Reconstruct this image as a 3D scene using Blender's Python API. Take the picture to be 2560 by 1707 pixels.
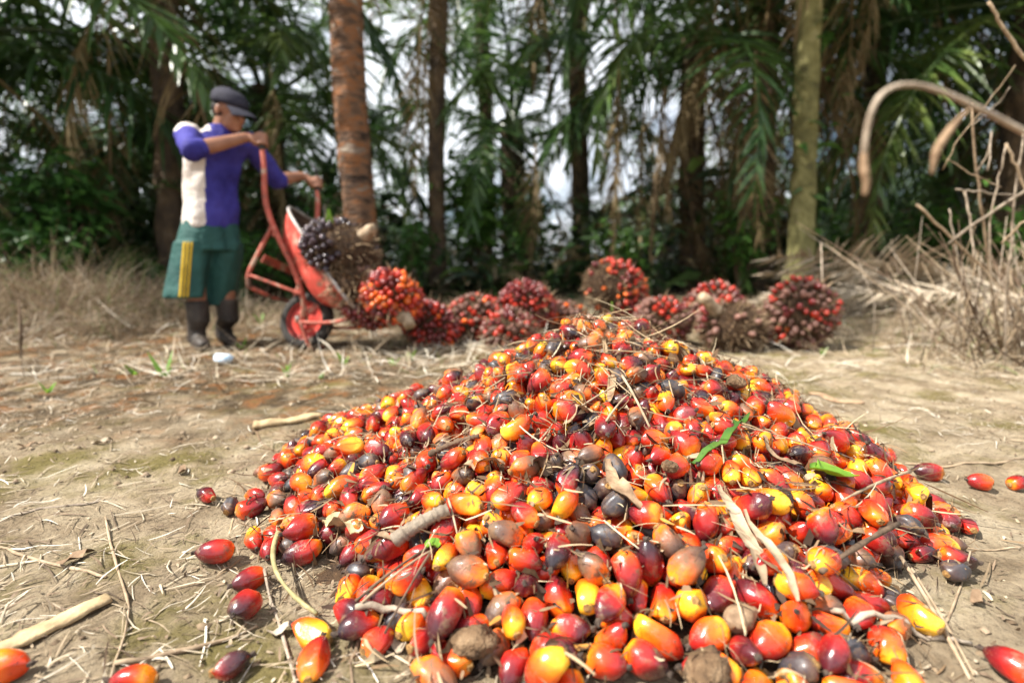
import bpy, math, random
import numpy as np
from mathutils import Vector, Matrix
from mathutils.bvhtree import BVHTree

R = math.radians
for o in list(bpy.data.objects):
    bpy.data.objects.remove(o)
scene = bpy.context.scene
C = scene.collection

# ---------------------------------------------------------------- camera, sky, sun, exposure
CAM_H = 0.48
PITCH = math.atan(173.5 / 1280.0)
cam_d = bpy.data.cameras.new('camera')
cam = bpy.data.objects.new('camera', cam_d)
C.objects.link(cam)
cam.location = (0, 0, CAM_H)
cam.rotation_euler = (math.pi / 2 - PITCH, 0, 0)
cam_d.lens = 18.0
cam_d.sensor_width = 36.0
cam_d.clip_start = 0.02
cam_d.clip_end = 1000
cam_d.dof.use_dof = True
cam_d.dof.focus_distance = 0.88
cam_d.dof.aperture_fstop = 1.9
scene.camera = cam

SUN_TO = Vector((-0.92, -0.30, 1.25)).normalized()      # towards the sun: left, a little behind the camera, high
world = bpy.data.worlds.new('World')
scene.world = world
world.use_nodes = True
wn = world.node_tree
wn.nodes.clear()
wo = wn.nodes.new('ShaderNodeOutputWorld')
wb = wn.nodes.new('ShaderNodeBackground')
sky = wn.nodes.new('ShaderNodeTexSky')
sky.sky_type = 'NISHITA'
sky.sun_disc = False
sky.sun_elevation = math.asin(SUN_TO.z)
sky.sun_rotation = math.atan2(SUN_TO.x, SUN_TO.y)
sky.air_density = 1.0
sky.dust_density = 1.5
wtc = wn.nodes.new('ShaderNodeTexCoord')
wmp = wn.nodes.new('ShaderNodeMapping')
wmp.inputs['Scale'].default_value = (1.6, 1.6, 3.2)
wnz = wn.nodes.new('ShaderNodeTexNoise')
wnz.inputs['Scale'].default_value = 1.7
wnz.inputs['Detail'].default_value = 6
wrp = wn.nodes.new('ShaderNodeValToRGB')
wrp.color_ramp.elements[0].position = 0.36
wrp.color_ramp.elements[1].position = 0.50
wmx = wn.nodes.new('ShaderNodeMixRGB')
wmx.inputs['Color2'].default_value = (13.5, 14.1, 15.0, 1)    # sunlit cloud
wn.links.new(wtc.outputs['Generated'], wmp.inputs['Vector'])
wn.links.new(wmp.outputs['Vector'], wnz.inputs['Vector'])
wn.links.new(wnz.outputs['Fac'], wrp.inputs['Fac'])
wn.links.new(wrp.outputs['Color'], wmx.inputs['Fac'])
wn.links.new(sky.outputs['Color'], wmx.inputs['Color1'])
wn.links.new(wmx.outputs['Color'], wb.inputs['Color'])
wb.inputs['Strength'].default_value = 0.05
wn.links.new(wb.outputs[0], wo.inputs[0])

sun_d = bpy.data.lights.new('sun', 'SUN')
sun = bpy.data.objects.new('sun', sun_d)
C.objects.link(sun)
sun.rotation_euler = SUN_TO.to_track_quat('Z', 'Y').to_euler()
sun.location = SUN_TO * 30
sun_d.energy = 5.0
sun_d.angle = R(0.53)
sun_d.color = (1.0, 0.95, 0.87)
scene.view_settings.view_transform = 'Standard'
scene.view_settings.look = 'None'
scene.view_settings.exposure = 1.22
scene.view_settings.gamma = 1.0

# ---------------------------------------------------------------- helpers
rng = np.random.default_rng(7)
random.seed(7)
KD = 2560.0 / 2352.0
cP, sP = math.cos(PITCH), math.sin(PITCH)


def ray(u, v):
    xr = (u * KD - 1280) / 1280
    yr = (v * KD - 853.5) / 1280
    return np.array([xr, cP - sP * yr, -(sP + cP * yr)])


def W(u, v, y):
    """picture point (2352 wide grid) at a given distance y in front of the camera"""
    d = ray(u, v)
    p = d * (y / d[1])
    return Vector((p[0], p[1], p[2] + CAM_H))


def proj(p):
    p = np.asarray(p, float)
    q = p - np.array([0, 0, CAM_H])
    zc = q[..., 1] * cP - q[..., 2] * sP
    yc = -(q[..., 1] * sP + q[..., 2] * cP)
    return (q[..., 0] / zc * 1280 + 1280) / KD, (yc / zc * 1280 + 853.5) / KD, zc


def _hash(ix, iy, iz, seed):
    h = (ix * 374761393 + iy * 668265263 + iz * 2147483647 + seed * 974634777) & 0xFFFFFFFF
    h = ((h ^ (h >> 13)) * 1274126177) & 0xFFFFFFFF
    h = h ^ (h >> 16)
    return (h & 0xFFFFFF) / float(0xFFFFFF)


def vnoise(p, seed=0):
    p = np.asarray(p, float)
    i = np.floor(p).astype(np.int64)
    f = p - i
    f = f * f * (3 - 2 * f)
    out = 0
    for dx in (0, 1):
        wx = f[..., 0] if dx else 1 - f[..., 0]
        for dy in (0, 1):
            wy = f[..., 1] if dy else 1 - f[..., 1]
            for dz in (0, 1):
                wz = f[..., 2] if dz else 1 - f[..., 2]
                out = out + wx * wy * wz * _hash(i[..., 0] + dx, i[..., 1] + dy, i[..., 2] + dz, seed)
    return out * 2 - 1


def n2(x, y, s, seed=0):
    x = np.asarray(x, float)
    return vnoise(np.stack([x * s, np.asarray(y, float) * s, np.zeros_like(x)], -1), seed)


def sstep(a, b, x):
    t = np.clip((np.asarray(x, float) - a) / (b - a), 0, 1)
    return t * t * (3 - 2 * t)


def T(x, y):
    """ground height"""
    x = np.asarray(x, float)
    y = np.asarray(y, float)
    z = 0.012 * n2(x, y, 1.7, 1) + 0.03 * n2(x, y, 0.45, 2) * sstep(1.5, 4, y)
    z = z + 0.30 * np.exp(-(((x - 4.6) / 2.0) ** 2 + ((y - 5.2) / 1.1) ** 2))
    z = z + 0.22 * np.exp(-(((x + 4.2) / 1.7) ** 2 + ((y - 4.3) / 1.0) ** 2))
    z = z + 0.10 * sstep(4.5, 9, y) + 0.15 * n2(x, y, 0.12, 3) * sstep(8, 20, y)
    return z


def Tf(x, y):
    near = 1 - sstep(2.5, 5, np.abs(y)) * 0.8
    return T(x, y) + near * (0.009 * n2(x, y, 5.5, 4) + 0.006 * n2(x, y, 15, 5) + 0.005 * n2(x, y, 37, 6))


def G(u, v):
    """picture point -> point on the ground"""
    d = ray(u, v)
    t = CAM_H / max(1e-3, -d[2])
    for _ in range(12):
        p = d * t
        t = (CAM_H - float(T(p[0], p[1]))) / max(1e-3, -d[2])
    p = d * t
    return Vector((p[0], p[1], float(Tf(p[0], p[1]))))


# ---- fast meshes
def np_mesh(name, V, faces, col=None, smooth=True, attrs=None, mats=None, midx=None):
    V = np.asarray(V, np.float32)
    me = bpy.data.meshes.new(name)
    me.vertices.add(len(V))
    me.vertices.foreach_set('co', V.ravel())
    fl = faces if isinstance(faces, list) else [faces]
    fl = [np.asarray(f, np.int32) for f in fl if len(f)]
    loops = np.concatenate([f.ravel() for f in fl])
    sizes = np.concatenate([np.full(len(f), f.shape[1], np.int32) for f in fl])
    starts = np.concatenate([[0], np.cumsum(sizes)[:-1]]).astype(np.int32)
    me.loops.add(len(loops))
    me.loops.foreach_set('vertex_index', loops)
    me.polygons.add(len(sizes))
    me.polygons.foreach_set('loop_start', starts)
    me.polygons.foreach_set('loop_total', sizes)
    me.polygons.foreach_set('use_smooth', np.full(len(sizes), smooth))
    if midx is not None:
        me.polygons.foreach_set('material_index', np.asarray(midx, np.int32))
    me.update(calc_edges=True)
    if col is not None:
        a = me.attributes.new('Col', 'FLOAT_COLOR', 'POINT')
        c = np.ones((len(V), 4), np.float32)
        c[:, :3] = col
        a.data.foreach_set('color', c.ravel())
    for k, val in (attrs or {}).items():
        a = me.attributes.new(k, 'FLOAT', 'POINT')
        a.data.foreach_set('value', np.asarray(val, np.float32))
    for m in (mats or []):
        me.materials.append(m)
    return me


def link(name, me, mat=None, parent=None, loc=None, rot=None):
    o = bpy.data.objects.new(name, me)
    C.objects.link(o)
    if mat is not None and me is not None and not me.materials:
        me.materials.append(mat)
    if parent is not None:
        o.parent = parent
    if loc is not None:
        o.location = loc
    if rot is not None:
        o.rotation_euler = rot
    return o


def empty(name, loc=(0, 0, 0)):
    o = bpy.data.objects.new(name, None)
    C.objects.link(o)
    o.location = loc
    o.empty_display_size = 0.05
    return o


def tag(o, label=None, cat=None, group=None, kind=None):
    if label:
        o['label'] = label
    if cat:
        o['category'] = cat
    if group:
        o['group'] = group
    if kind:
        o['kind'] = kind
    return o


class MB:
    """collects shapes into one mesh"""

    def __init__(s):
        s.v, s.f, s.n = [], [], 0

    def add(s, V, F):
        V = np.asarray(V, float).reshape(-1, 3)
        s.v.append(V)
        s.f += [[i + s.n for i in f] for f in F]
        s.n += len(V)
        return s

    def tube(s, pts, rad, sides=8, cap=True, flat=None, twist=0.0):
        pts = np.array([tuple(p) for p in pts], float)
        n = len(pts)
        rad = np.full(n, rad) if np.isscalar(rad) else np.asarray(rad, float)
        V = []
        prev = None
        for i in range(n):
            t = pts[min(i + 1, n - 1)] - pts[max(i - 1, 0)]
            t = t / (np.linalg.norm(t) + 1e-9)
            if prev is None:
                a = np.array([0, 0, 1.0]) if abs(t[2]) < 0.9 else np.array([1.0, 0, 0])
            else:
                a = prev
            a = a - t * np.dot(a, t)
            a /= np.linalg.norm(a) + 1e-9
            prev = a
            b = np.cross(t, a)
            for k in range(sides):
                an = 2 * math.pi * k / sides + twist
                fl = flat if flat else 1.0
                V.append(pts[i] + rad[i] * (math.sin(an) * b + fl * math.cos(an) * a))
        F = []
        for i in range(n - 1):
            for k in range(sides):
                k2 = (k + 1) % sides
                F.append([i * sides + k, i * sides + k2, (i + 1) * sides + k2, (i + 1) * sides + k])
        if cap:
            F.append(list(range(sides))[::-1])
            F.append([(n - 1) * sides + k for k in range(sides)])
        return s.add(V, F)

    def ell(s, c, r, rot=None, nu=14, nv=9):
        V, F = [], []
        for j in range(1, nv):
            th = math.pi * j / nv
            for i in range(nu):
                ph = 2 * math.pi * i / nu
                V.append([r[0] * math.sin(th) * math.cos(ph), r[1] * math.sin(th) * math.sin(ph), r[2] * math.cos(th)])
        V.append([0, 0, r[2]])
        V.append([0, 0, -r[2]])
        V = np.array(V)
        if rot is not None:
            V = V @ np.array(rot).T
        V = V + np.array(tuple(c))
        for j in range(nv - 2):
            for i in range(nu):
                i2 = (i + 1) % nu
                F.append([j * nu + i, (j + 1) * nu + i, (j + 1) * nu + i2, j * nu + i2])
        a, b = len(V) - 2, len(V) - 1
        for i in range(nu):
            i2 = (i + 1) % nu
            F.append([a, i, i2])
            F.append([b, (nv - 2) * nu + i2, (nv - 2) * nu + i])
        return s.add(V, F)

    def loft(s, rings, cap=True):
        n = len(rings[0])
        V = np.concatenate([np.asarray(r, float) for r in rings])
        F = []
        for i in range(len(rings) - 1):
            for k in range(n):
                k2 = (k + 1) % n
                F.append([i * n + k, i * n + k2, (i + 1) * n + k2, (i + 1) * n + k])
        if cap:
            F.append(list(range(n))[::-1])
            F.append([(len(rings) - 1) * n + k for k in range(n)])
        return s.add(V, F)

    def box(s, c, sx, sy, sz, M=None):
        V = np.array([[x, y, z] for x in (-sx / 2, sx / 2) for y in (-sy / 2, sy / 2) for z in (-sz / 2, sz / 2)])
        if M is not None:
            V = V @ np.array(M).T
        return s.add(V + np.array(tuple(c)), [[0, 1, 3, 2], [4, 6, 7, 5], [0, 4, 5, 1], [2, 3, 7, 6], [0, 2, 6, 4], [1, 5, 7, 3]])

    def mesh(s, name, smooth=True):
        V = np.concatenate(s.v)
        me = bpy.data.meshes.new(name)
        me.from_pydata(V.tolist(), [], s.f)
        me.polygons.foreach_set('use_smooth', np.full(len(me.polygons), smooth))
        me.update()
        return me

    def build(s, name, mat, parent=None, off=None, smooth=True):
        if off is not None:
            s.v = [v - np.array(tuple(off)) for v in s.v]
        return link(name, s.mesh(name, smooth), mat, parent)


def fuse(mb, voxel, smooth_it=6, fac=0.5):
    """one continuous surface out of overlapping shapes"""
    me = mb.mesh('tmp')
    o = bpy.data.objects.new('tmp', me)
    C.objects.link(o)
    m = o.modifiers.new('r', 'REMESH')
    m.mode = 'VOXEL'
    m.voxel_size = voxel
    m2 = o.modifiers.new('s', 'SMOOTH')
    m2.iterations = smooth_it
    m2.factor = fac
    dg = bpy.context.evaluated_depsgraph_get()
    out = bpy.data.meshes.new_from_object(o.evaluated_get(dg))
    bpy.data.objects.remove(o)
    bpy.data.meshes.remove(me)
    V = np.empty(len(out.vertices) * 3, np.float32)
    out.vertices.foreach_get('co', V)
    F = np.empty(len(out.loops), np.int32)
    out.loops.foreach_get('vertex_index', F)
    tot = np.empty(len(out.polygons), np.int32)
    out.polygons.foreach_get('loop_total', tot)
    if (tot == 4).all():
        return V.reshape(-1, 3), F.reshape(-1, 4)
    fl, k = [], 0
    for t in tot:
        f = F[k:k + t]
        k += t
        fl.append(f if t == 4 else np.array([f[0], f[1], f[2], f[2]]))
    return V.reshape(-1, 3), np.array(fl)


def split_mesh(V, F, sel, name):
    """the faces picked by sel as a mesh of their own"""
    f = F[sel]
    used, inv = np.unique(f, return_inverse=True)
    return np_mesh(name, V[used], inv.reshape(f.shape))


def ribbons(P0, D, L, Wd, sag, nseg, roll=None, taper=0.0, side=None):
    """many curved blades: arrays in, (V, quads) out"""
    N = len(P0)
    D = D / np.linalg.norm(D, axis=1, keepdims=True)
    up = np.array([0, 0, 1.0])
    S = np.cross(D, up)
    nn = np.linalg.norm(S, axis=1, keepdims=True)
    S = np.where(nn < 1e-3, np.array([[1.0, 0, 0]]), S / np.maximum(nn, 1e-6))
    if roll is not None:
        B = np.cross(S, D)
        S = S * np.cos(roll)[:, None] + B * np.sin(roll)[:, None]
    rows = []
    for i in range(nseg + 1):
        s = i / nseg
        p = P0 + D * (L * s)[:, None]
        p[:, 2] -= sag * L * s * s
        if side is not None:
            p = p + S * (side * L * s * s)[:, None]
        w = Wd * 0.5 * (1 - (1 - taper) * s ** 2) * (0.55 + 0.45 * min(1, s * 4))
        rows.append(p - S * w[:, None])
        rows.append(p + S * w[:, None])
    V = np.stack(rows, 1)
    n = 2 * (nseg + 1)
    q = np.array([[2 * i, 2 * i + 1, 2 * i + 3, 2 * i + 2] for i in range(nseg)])
    F = (np.arange(N)[:, None, None] * n + q[None]).reshape(-1, 4)
    return V, F, n


def rep(col, n):
    return np.repeat(col, n, axis=0)


# ---------------------------------------------------------------- materials
def new_mat(name):
    m = bpy.data.materials.new(name)
    m.use_nodes = True
    nt = m.node_tree
    nt.nodes.clear()
    out = nt.nodes.new('ShaderNodeOutputMaterial')
    b = nt.nodes.new('ShaderNodeBsdfPrincipled')
    nt.links.new(b.outputs[0], out.inputs[0])
    return m, nt, b, out


def nd(nt, t, **kw):
    n = nt.nodes.new(t)
    for k, v in kw.items():
        if k in n.inputs:
            n.inputs[k].default_value = v
        else:
            setattr(n, k, v)
    return n


def ramp(nt, stops):
    r = nt.nodes.new('ShaderNodeValToRGB')
    e = r.color_ramp.elements
    while len(e) > 1:
        e.remove(e[-1])
    e[0].position = stops[0][0]
    e[0].color = (*stops[0][1], 1)
    for p, c in stops[1:]:
        q = e.new(p)
        q.color = (*c, 1)
    return r


def noise_mat(name, stops, scale=8, detail=5, rough=0.8, bump=0.3, bscale=None, spec=0.3, stretch=None, dist=0.01, metallic=0.0, coord='Object', obj_rand=0.0):
    m, nt, b, out = new_mat(name)
    tc = nd(nt, 'ShaderNodeTexCoord')
    mp = nd(nt, 'ShaderNodeMapping')
    if stretch:
        mp.inputs['Scale'].default_value = stretch
    nt.links.new(tc.outputs[coord], mp.inputs['Vector'])
    nz = nd(nt, 'ShaderNodeTexNoise', Scale=scale, Detail=detail, Roughness=0.6)
    nt.links.new(mp.outputs[0], nz.inputs['Vector'])
    rp = ramp(nt, stops)
    nt.links.new(nz.outputs['Fac'], rp.inputs['Fac'])
    src = rp.outputs['Color']
    if obj_rand:
        oi = nd(nt, 'ShaderNodeObjectInfo')
        mr = nd(nt, 'ShaderNodeMapRange')
        mr.inputs['To Min'].default_value = 1 - obj_rand
        mr.inputs['To Max'].default_value = 1 + obj_rand
        nt.links.new(oi.outputs['Random'], mr.inputs['Value'])
        hs = nd(nt, 'ShaderNodeHueSaturation')
        nt.links.new(mr.outputs[0], hs.inputs['Value'])
        nt.links.new(src, hs.inputs['Color'])
        src = hs.outputs['Color']
    nt.links.new(src, b.inputs['Base Color'])
    b.inputs['Roughness'].default_value = rough
    b.inputs['Specular IOR Level'].default_value = spec
    b.inputs['Metallic'].default_value = metallic
    if bump:
        nb = nd(nt, 'ShaderNodeTexNoise', Scale=bscale or scale * 4, Detail=4)
        nt.links.new(mp.outputs[0], nb.inputs['Vector'])
        bp = nd(nt, 'ShaderNodeBump', Strength=bump, Distance=dist)
        nt.links.new(nb.outputs['Fac'], bp.inputs['Height'])
        nt.links.new(bp.outputs[0], b.inputs['Normal'])
    return m


def col_mat(name, rough=0.8, spec=0.25, trans=0.0, var=0.35, scale=60):
    """colour from the per-piece 'Col' attribute, broken up by noise"""
    m, nt, b, out = new_mat(name)
    at = nd(nt, 'ShaderNodeAttribute', attribute_name='Col')
    nz = nd(nt, 'ShaderNodeTexNoise', Scale=scale, Detail=3)
    tc = nd(nt, 'ShaderNodeTexCoord')
    nt.links.new(tc.outputs['Object'], nz.inputs['Vector'])
    mr = nd(nt, 'ShaderNodeMapRange')
    mr.inputs['From Min'].default_value = 0.25
    mr.inputs['From Max'].default_value = 0.75
    mr.inputs['To Min'].default_value = 1 - var
    mr.inputs['To Max'].default_value = 1 + var
    nt.links.new(nz.outputs['Fac'], mr.inputs['Value'])
    hs = nd(nt, 'ShaderNodeHueSaturation')
    nt.links.new(at.outputs['Color'], hs.inputs['Color'])
    nt.links.new(mr.outputs[0], hs.inputs['Value'])
    nt.links.new(hs.outputs[0], b.inputs['Base Color'])
    b.inputs['Roughness'].default_value = rough
    b.inputs['Specular IOR Level'].default_value = spec
    if trans:
        tr = nd(nt, 'ShaderNodeBsdfTranslucent')
        nt.links.new(hs.outputs[0], tr.inputs['Color'])
        mx = nd(nt, 'ShaderNodeMixShader')
        mx.inputs[0].default_value = trans
        nt.links.new(b.outputs[0], mx.inputs[1])
        nt.links.new(tr.outputs[0], mx.inputs[2])
        nt.links.new(mx.outputs[0], out.inputs[0])
    return m


def leaf_mat(name, stops, rough=0.42, trans=0.3, scale=1.5, spec=0.5):
    m, nt, b, out = new_mat(name)
    tc = nd(nt, 'ShaderNodeTexCoord')
    nz = nd(nt, 'ShaderNodeTexNoise', Scale=scale, Detail=4)
    nt.links.new(tc.outputs['Object'], nz.inputs['Vector'])
    oi = nd(nt, 'ShaderNodeObjectInfo')
    ad = nd(nt, 'ShaderNodeMath', operation='MULTIPLY_ADD')
    ad.inputs[1].default_value = 0.35
    nt.links.new(oi.outputs['Random'], ad.inputs[0])
    sb = nd(nt, 'ShaderNodeMath', operation='SUBTRACT')
    sb.inputs[1].default_value = 0.17
    nt.links.new(nz.outputs['Fac'], sb.inputs[0])
    nt.links.new(sb.outputs[0], ad.inputs[2])
    rp = ramp(nt, stops)
    nt.links.new(ad.outputs[0], rp.inputs['Fac'])
    nt.links.new(rp.outputs[0], b.inputs['Base Color'])
    b.inputs['Roughness'].default_value = rough
    b.inputs['Specular IOR Level'].default_value = spec
    tr = nd(nt, 'ShaderNodeBsdfTranslucent')
    nt.links.new(rp.outputs[0], tr.inputs['Color'])
    mx = nd(nt, 'ShaderNodeMixShader')
    mx.inputs[0].default_value = trans
    nt.links.new(b.outputs[0], mx.inputs[1])
    nt.links.new(tr.outputs[0], mx.inputs[2])
    nt.links.new(mx.outputs[0], out.inputs[0])
    return m


def fruit_mat(name, stops, rough=0.24, dirt=0.5, coat=0.25):
    """waxy palm fruit: colour runs along the fruit from its base (0) to its tip (1)"""
    m, nt, b, out = new_mat(name)
    L = nt.links.new
    ax = nd(nt, 'ShaderNodeAttribute', attribute_name='ax')
    rn = nd(nt, 'ShaderNodeAttribute', attribute_name='rn')
    tc = nd(nt, 'ShaderNodeTexCoord')
    oi = nd(nt, 'ShaderNodeObjectInfo')
    of = nd(nt, 'ShaderNodeMath', operation='MULTIPLY')
    of.inputs[1].default_value = 7.0
    L(oi.outputs['Random'], of.inputs[0])
    cb = nd(nt, 'ShaderNodeVectorMath', operation='ADD')
    L(tc.outputs['Object'], cb.inputs[0])
    L(of.outputs[0], cb.inputs[1])
    nz = nd(nt, 'ShaderNodeTexNoise', Scale=38, Detail=3)
    L(cb.outputs[0], nz.inputs['Vector'])
    a1 = nd(nt, 'ShaderNodeMath', operation='MULTIPLY_ADD')      # ax + (noise-.5)*.55
    a1.inputs[1].default_value = 0.62
    L(nz.outputs['Fac'], a1.inputs[0])
    L(ax.outputs['Fac'], a1.inputs[2])
    a2 = nd(nt, 'ShaderNodeMath', operation='MULTIPLY_ADD')      # + (rn-.5)*.35
    a2.inputs[1].default_value = 0.40
    L(rn.outputs['Fac'], a2.inputs[0])
    L(a1.outputs[0], a2.inputs[2])
    a3 = nd(nt, 'ShaderNodeMath', operation='SUBTRACT')
    a3.inputs[1].default_value = 0.50
    L(a2.outputs[0], a3.inputs[0])
    rp = ramp(nt, stops)
    L(a3.outputs[0], rp.inputs['Fac'])
    # dark scars and flecks
    sp = nd(nt, 'ShaderNodeTexNoise', Scale=190, Detail=3, Roughness=0.7)
    L(cb.outputs[0], sp.inputs['Vector'])
    sr = ramp(nt, [(0.60, (1, 1, 1)), (0.72, (0.25, 0.16, 0.12))])
    L(sp.outputs['Fac'], sr.inputs['Fac'])
    mu = nd(nt, 'ShaderNodeMixRGB', blend_type='MULTIPLY')
    mu.inputs[0].default_value = 0.8
    L(rp.outputs[0], mu.inputs[1])
    L(sr.outputs[0], mu.inputs[2])
    # soil and fibre stuck on
    dz = nd(nt, 'ShaderNodeTexNoise', Scale=55, Detail=6, Roughness=0.72)
    dv = nd(nt, 'ShaderNodeVectorMath', operation='ADD')
    dv.inputs[1].default_value = (13.1, 4.7, 9.2)
    L(cb.outputs[0], dv.inputs[0])
    L(dv.outputs[0], dz.inputs['Vector'])
    dr = ramp(nt, [(0.66 - 0.16 * dirt, (0, 0, 0)), (0.78 - 0.14 * dirt, (1, 1, 1))])
    L(dz.outputs['Fac'], dr.inputs['Fac'])
    dm = nd(nt, 'ShaderNodeMixRGB')
    dm.inputs[2].default_value = (0.16, 0.09, 0.045, 1)
    L(dr.outputs[0], dm.inputs[0])
    L(mu.outputs[0], dm.inputs[1])
    L(dm.outputs[0], b.inputs['Base Color'])
    ro = nd(nt, 'ShaderNodeMapRange')
    ro.inputs['To Min'].default_value = rough
    ro.inputs['To Max'].default_value = 0.85
    L(dr.outputs[0], ro.inputs['Value'])
    L(ro.outputs[0], b.inputs['Roughness'])
    b.inputs['Specular IOR Level'].default_value = 0.5
    b.inputs['Coat Weight'].default_value = coat
    b.inputs['Coat Roughness'].default_value = 0.18
    b.inputs['Subsurface Weight'].default_value = 0.10
    b.inputs['Subsurface Radius'].default_value = (0.008, 0.003, 0.001)
    b.inputs['Subsurface Scale'].default_value = 0.5
    bp = nd(nt, 'ShaderNodeBump', Strength=0.35, Distance=0.0012)
    ba = nd(nt, 'ShaderNodeMath', operation='ADD')
    L(sp.outputs['Fac'], ba.inputs[0])
    L(dr.outputs[0], ba.inputs[1])
    L(ba.outputs[0], bp.inputs['Height'])
    L(bp.outputs[0], b.inputs['Normal'])
    return m


YEL, YOR = (0.84, 0.44, 0.022), (0.84, 0.23, 0.010)
ORA, ROR = (0.80, 0.125, 0.008), (0.60, 0.048, 0.007)
RED, CRI = (0.42, 0.018, 0.010), (0.22, 0.010, 0.012)
MAR, BLK = (0.075, 0.010, 0.014), (0.022, 0.014, 0.018)
FM = [
    fruit_mat('fruit_orange', [(0.0, YEL), (0.13, YOR), (0.27, ORA), (0.52, ROR), (0.76, RED), (1.0, CRI)], dirt=0.65),
    fruit_mat('fruit_red', [(0.0, YOR), (0.10, ORA), (0.24, ROR), (0.46, RED), (0.68, CRI), (0.95, MAR)], dirt=0.65),
    fruit_mat('fruit_maroon', [(0.0, YOR), (0.12, ROR), (0.26, RED), (0.46, CRI), (0.66, MAR), (0.95, BLK)], dirt=0.75),
    fruit_mat('fruit_black', [(0.0, (0.12, 0.06, 0.035)), (0.3, (0.05, 0.03, 0.028)), (0.6, (0.05, 0.045, 0.05)), (1.0, (0.02, 0.018, 0.022))], rough=0.45, dirt=0.9, coat=0.1),
    fruit_mat('fruit_yellow', [(0.05, (0.92, 0.56, 0.05)), (0.25, YEL), (0.48, YOR), (0.72, ORA), (0.95, ROR)]),
    fruit_mat('fruit_bruised', [(0.0, YOR), (0.25, ORA), (0.45, (0.30, 0.09, 0.03)), (0.7, (0.13, 0.06, 0.035)), (1.0, (0.05, 0.035, 0.03))], rough=0.4, dirt=1.15, coat=0.15),
]
FNAMES = ['glossy orange palm fruit with yellow base', 'shiny red palm fruit', 'dark maroon palm fruit', 'dull black palm fruit',
          'bright yellow-orange palm fruit', 'bruised dirty orange-brown palm fruit']
M_tip = noise_mat('dry_fruit_tip', [(0.3, (0.02, 0.015, 0.014)), (0.7, (0.10, 0.07, 0.05))], scale=200, rough=0.9)
M_scar = noise_mat('fruit_scar', [(0.3, (0.10, 0.045, 0.015)), (0.7, (0.42, 0.24, 0.08))], scale=260, rough=0.85)
M_debris = noise_mat('heap_debris', [(0.3, (0.018, 0.011, 0.007)), (0.55, (0.07, 0.04, 0.02)), (0.75, (0.16, 0.09, 0.045))], scale=60, bump=0.9, dist=0.01, rough=0.95)
M_straw = col_mat('straw', rough=0.75, spec=0.3, trans=0.12)
M_grass = col_mat('grass_blades', rough=0.6, spec=0.3, trans=0.3, var=0.25)
M_fibre = col_mat('fibres', rough=0.85, var=0.3)
M_under = col_mat('undergrowth_leaves', rough=0.5, spec=0.4, trans=0.25, scale=2)
M_frond = leaf_mat('palm_frond', [(0.2, (0.022, 0.055, 0.018)), (0.45, (0.045, 0.10, 0.026)), (0.65, (0.085, 0.15, 0.035)), (0.85, (0.16, 0.20, 0.05))], rough=0.36, trans=0.35, spec=0.6)
M_dead = leaf_mat('dead_frond', [(0.25, (0.09, 0.06, 0.03)), (0.5, (0.19, 0.135, 0.065)), (0.8, (0.32, 0.25, 0.13))], rough=0.7, trans=0.12, spec=0.25)
M_pale = leaf_mat('bleached_frond', [(0.25, (0.26, 0.20, 0.14)), (0.5, (0.42, 0.35, 0.26)), (0.8, (0.55, 0.48, 0.38))], rough=0.75, trans=0.1, spec=0.25)
M_leafg = leaf_mat('broad_leaf', [(0.2, (0.03, 0.085, 0.02)), (0.5, (0.06, 0.15, 0.03)), (0.85, (0.14, 0.27, 0.04))], trans=0.35, scale=9)
M_fresh = leaf_mat('fresh_leaf', [(0.2, (0.10, 0.24, 0.02)), (0.6, (0.20, 0.38, 0.04)), (0.9, (0.32, 0.48, 0.06))], trans=0.4, scale=20)
M_trunk = noise_mat('palm_bark', [(0.28, (0.025, 0.018, 0.013)), (0.45, (0.07, 0.05, 0.034)), (0.6, (0.12, 0.08, 0.045)), (0.78, (0.19, 0.15, 0.11))], scale=5, bump=0.8, bscale=22, dist=0.03, rough=0.9, stretch=(1, 1, 0.7))
M_rust_trunk = noise_mat('palm_bark_rusty', [(0.34, (0.022, 0.014, 0.010)), (0.43, (0.09, 0.052, 0.032)), (0.50, (0.17, 0.095, 0.055)), (0.56, (0.25, 0.095, 0.03)), (0.60, (0.16, 0.11, 0.08)), (0.70, (0.30, 0.25, 0.19))], scale=3.6, detail=9, bump=1.0, bscale=14, dist=0.06, rough=0.88, stretch=(1, 1, 2.6))
M_moss_trunk = noise_mat('palm_bark_mossy', [(0.28, (0.05, 0.045, 0.02)), (0.45, (0.14, 0.13, 0.05)), (0.62, (0.24, 0.22, 0.09)), (0.8, (0.34, 0.30, 0.18))], scale=5, bump=0.8, bscale=22, dist=0.03, rough=0.9)
M_stick = noise_mat('dry_stick', [(0.25, (0.12, 0.08, 0.05)), (0.5, (0.30, 0.22, 0.14)), (0.8, (0.48, 0.39, 0.28))], scale=30, bump=0.5, dist=0.003, rough=0.85, stretch=(1, 1, 1))
M_twigd = noise_mat('dark_twig', [(0.3, (0.05, 0.032, 0.02)), (0.7, (0.17, 0.11, 0.07))], scale=40, bump=0.5, dist=0.003, rough=0.9)
M_twigl = noise_mat('grey_twig', [(0.3, (0.16, 0.12, 0.085)), (0.7, (0.42, 0.35, 0.27))], scale=40, bump=0.5, dist=0.003, rough=0.85, obj_rand=0.3)
M_leafb = noise_mat('dead_leaf', [(0.3, (0.13, 0.075, 0.04)), (0.6, (0.30, 0.20, 0.12)), (0.8, (0.40, 0.30, 0.19))], scale=45, bump=0.6, dist=0.003, rough=0.75, obj_rand=0.25)
M_husk = noise_mat('bunch_husk', [(0.3, (0.05, 0.03, 0.017)), (0.5, (0.14, 0.085, 0.045)), (0.75, (0.28, 0.19, 0.11))], scale=40, bump=0.9, dist=0.01, rough=0.95)
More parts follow.
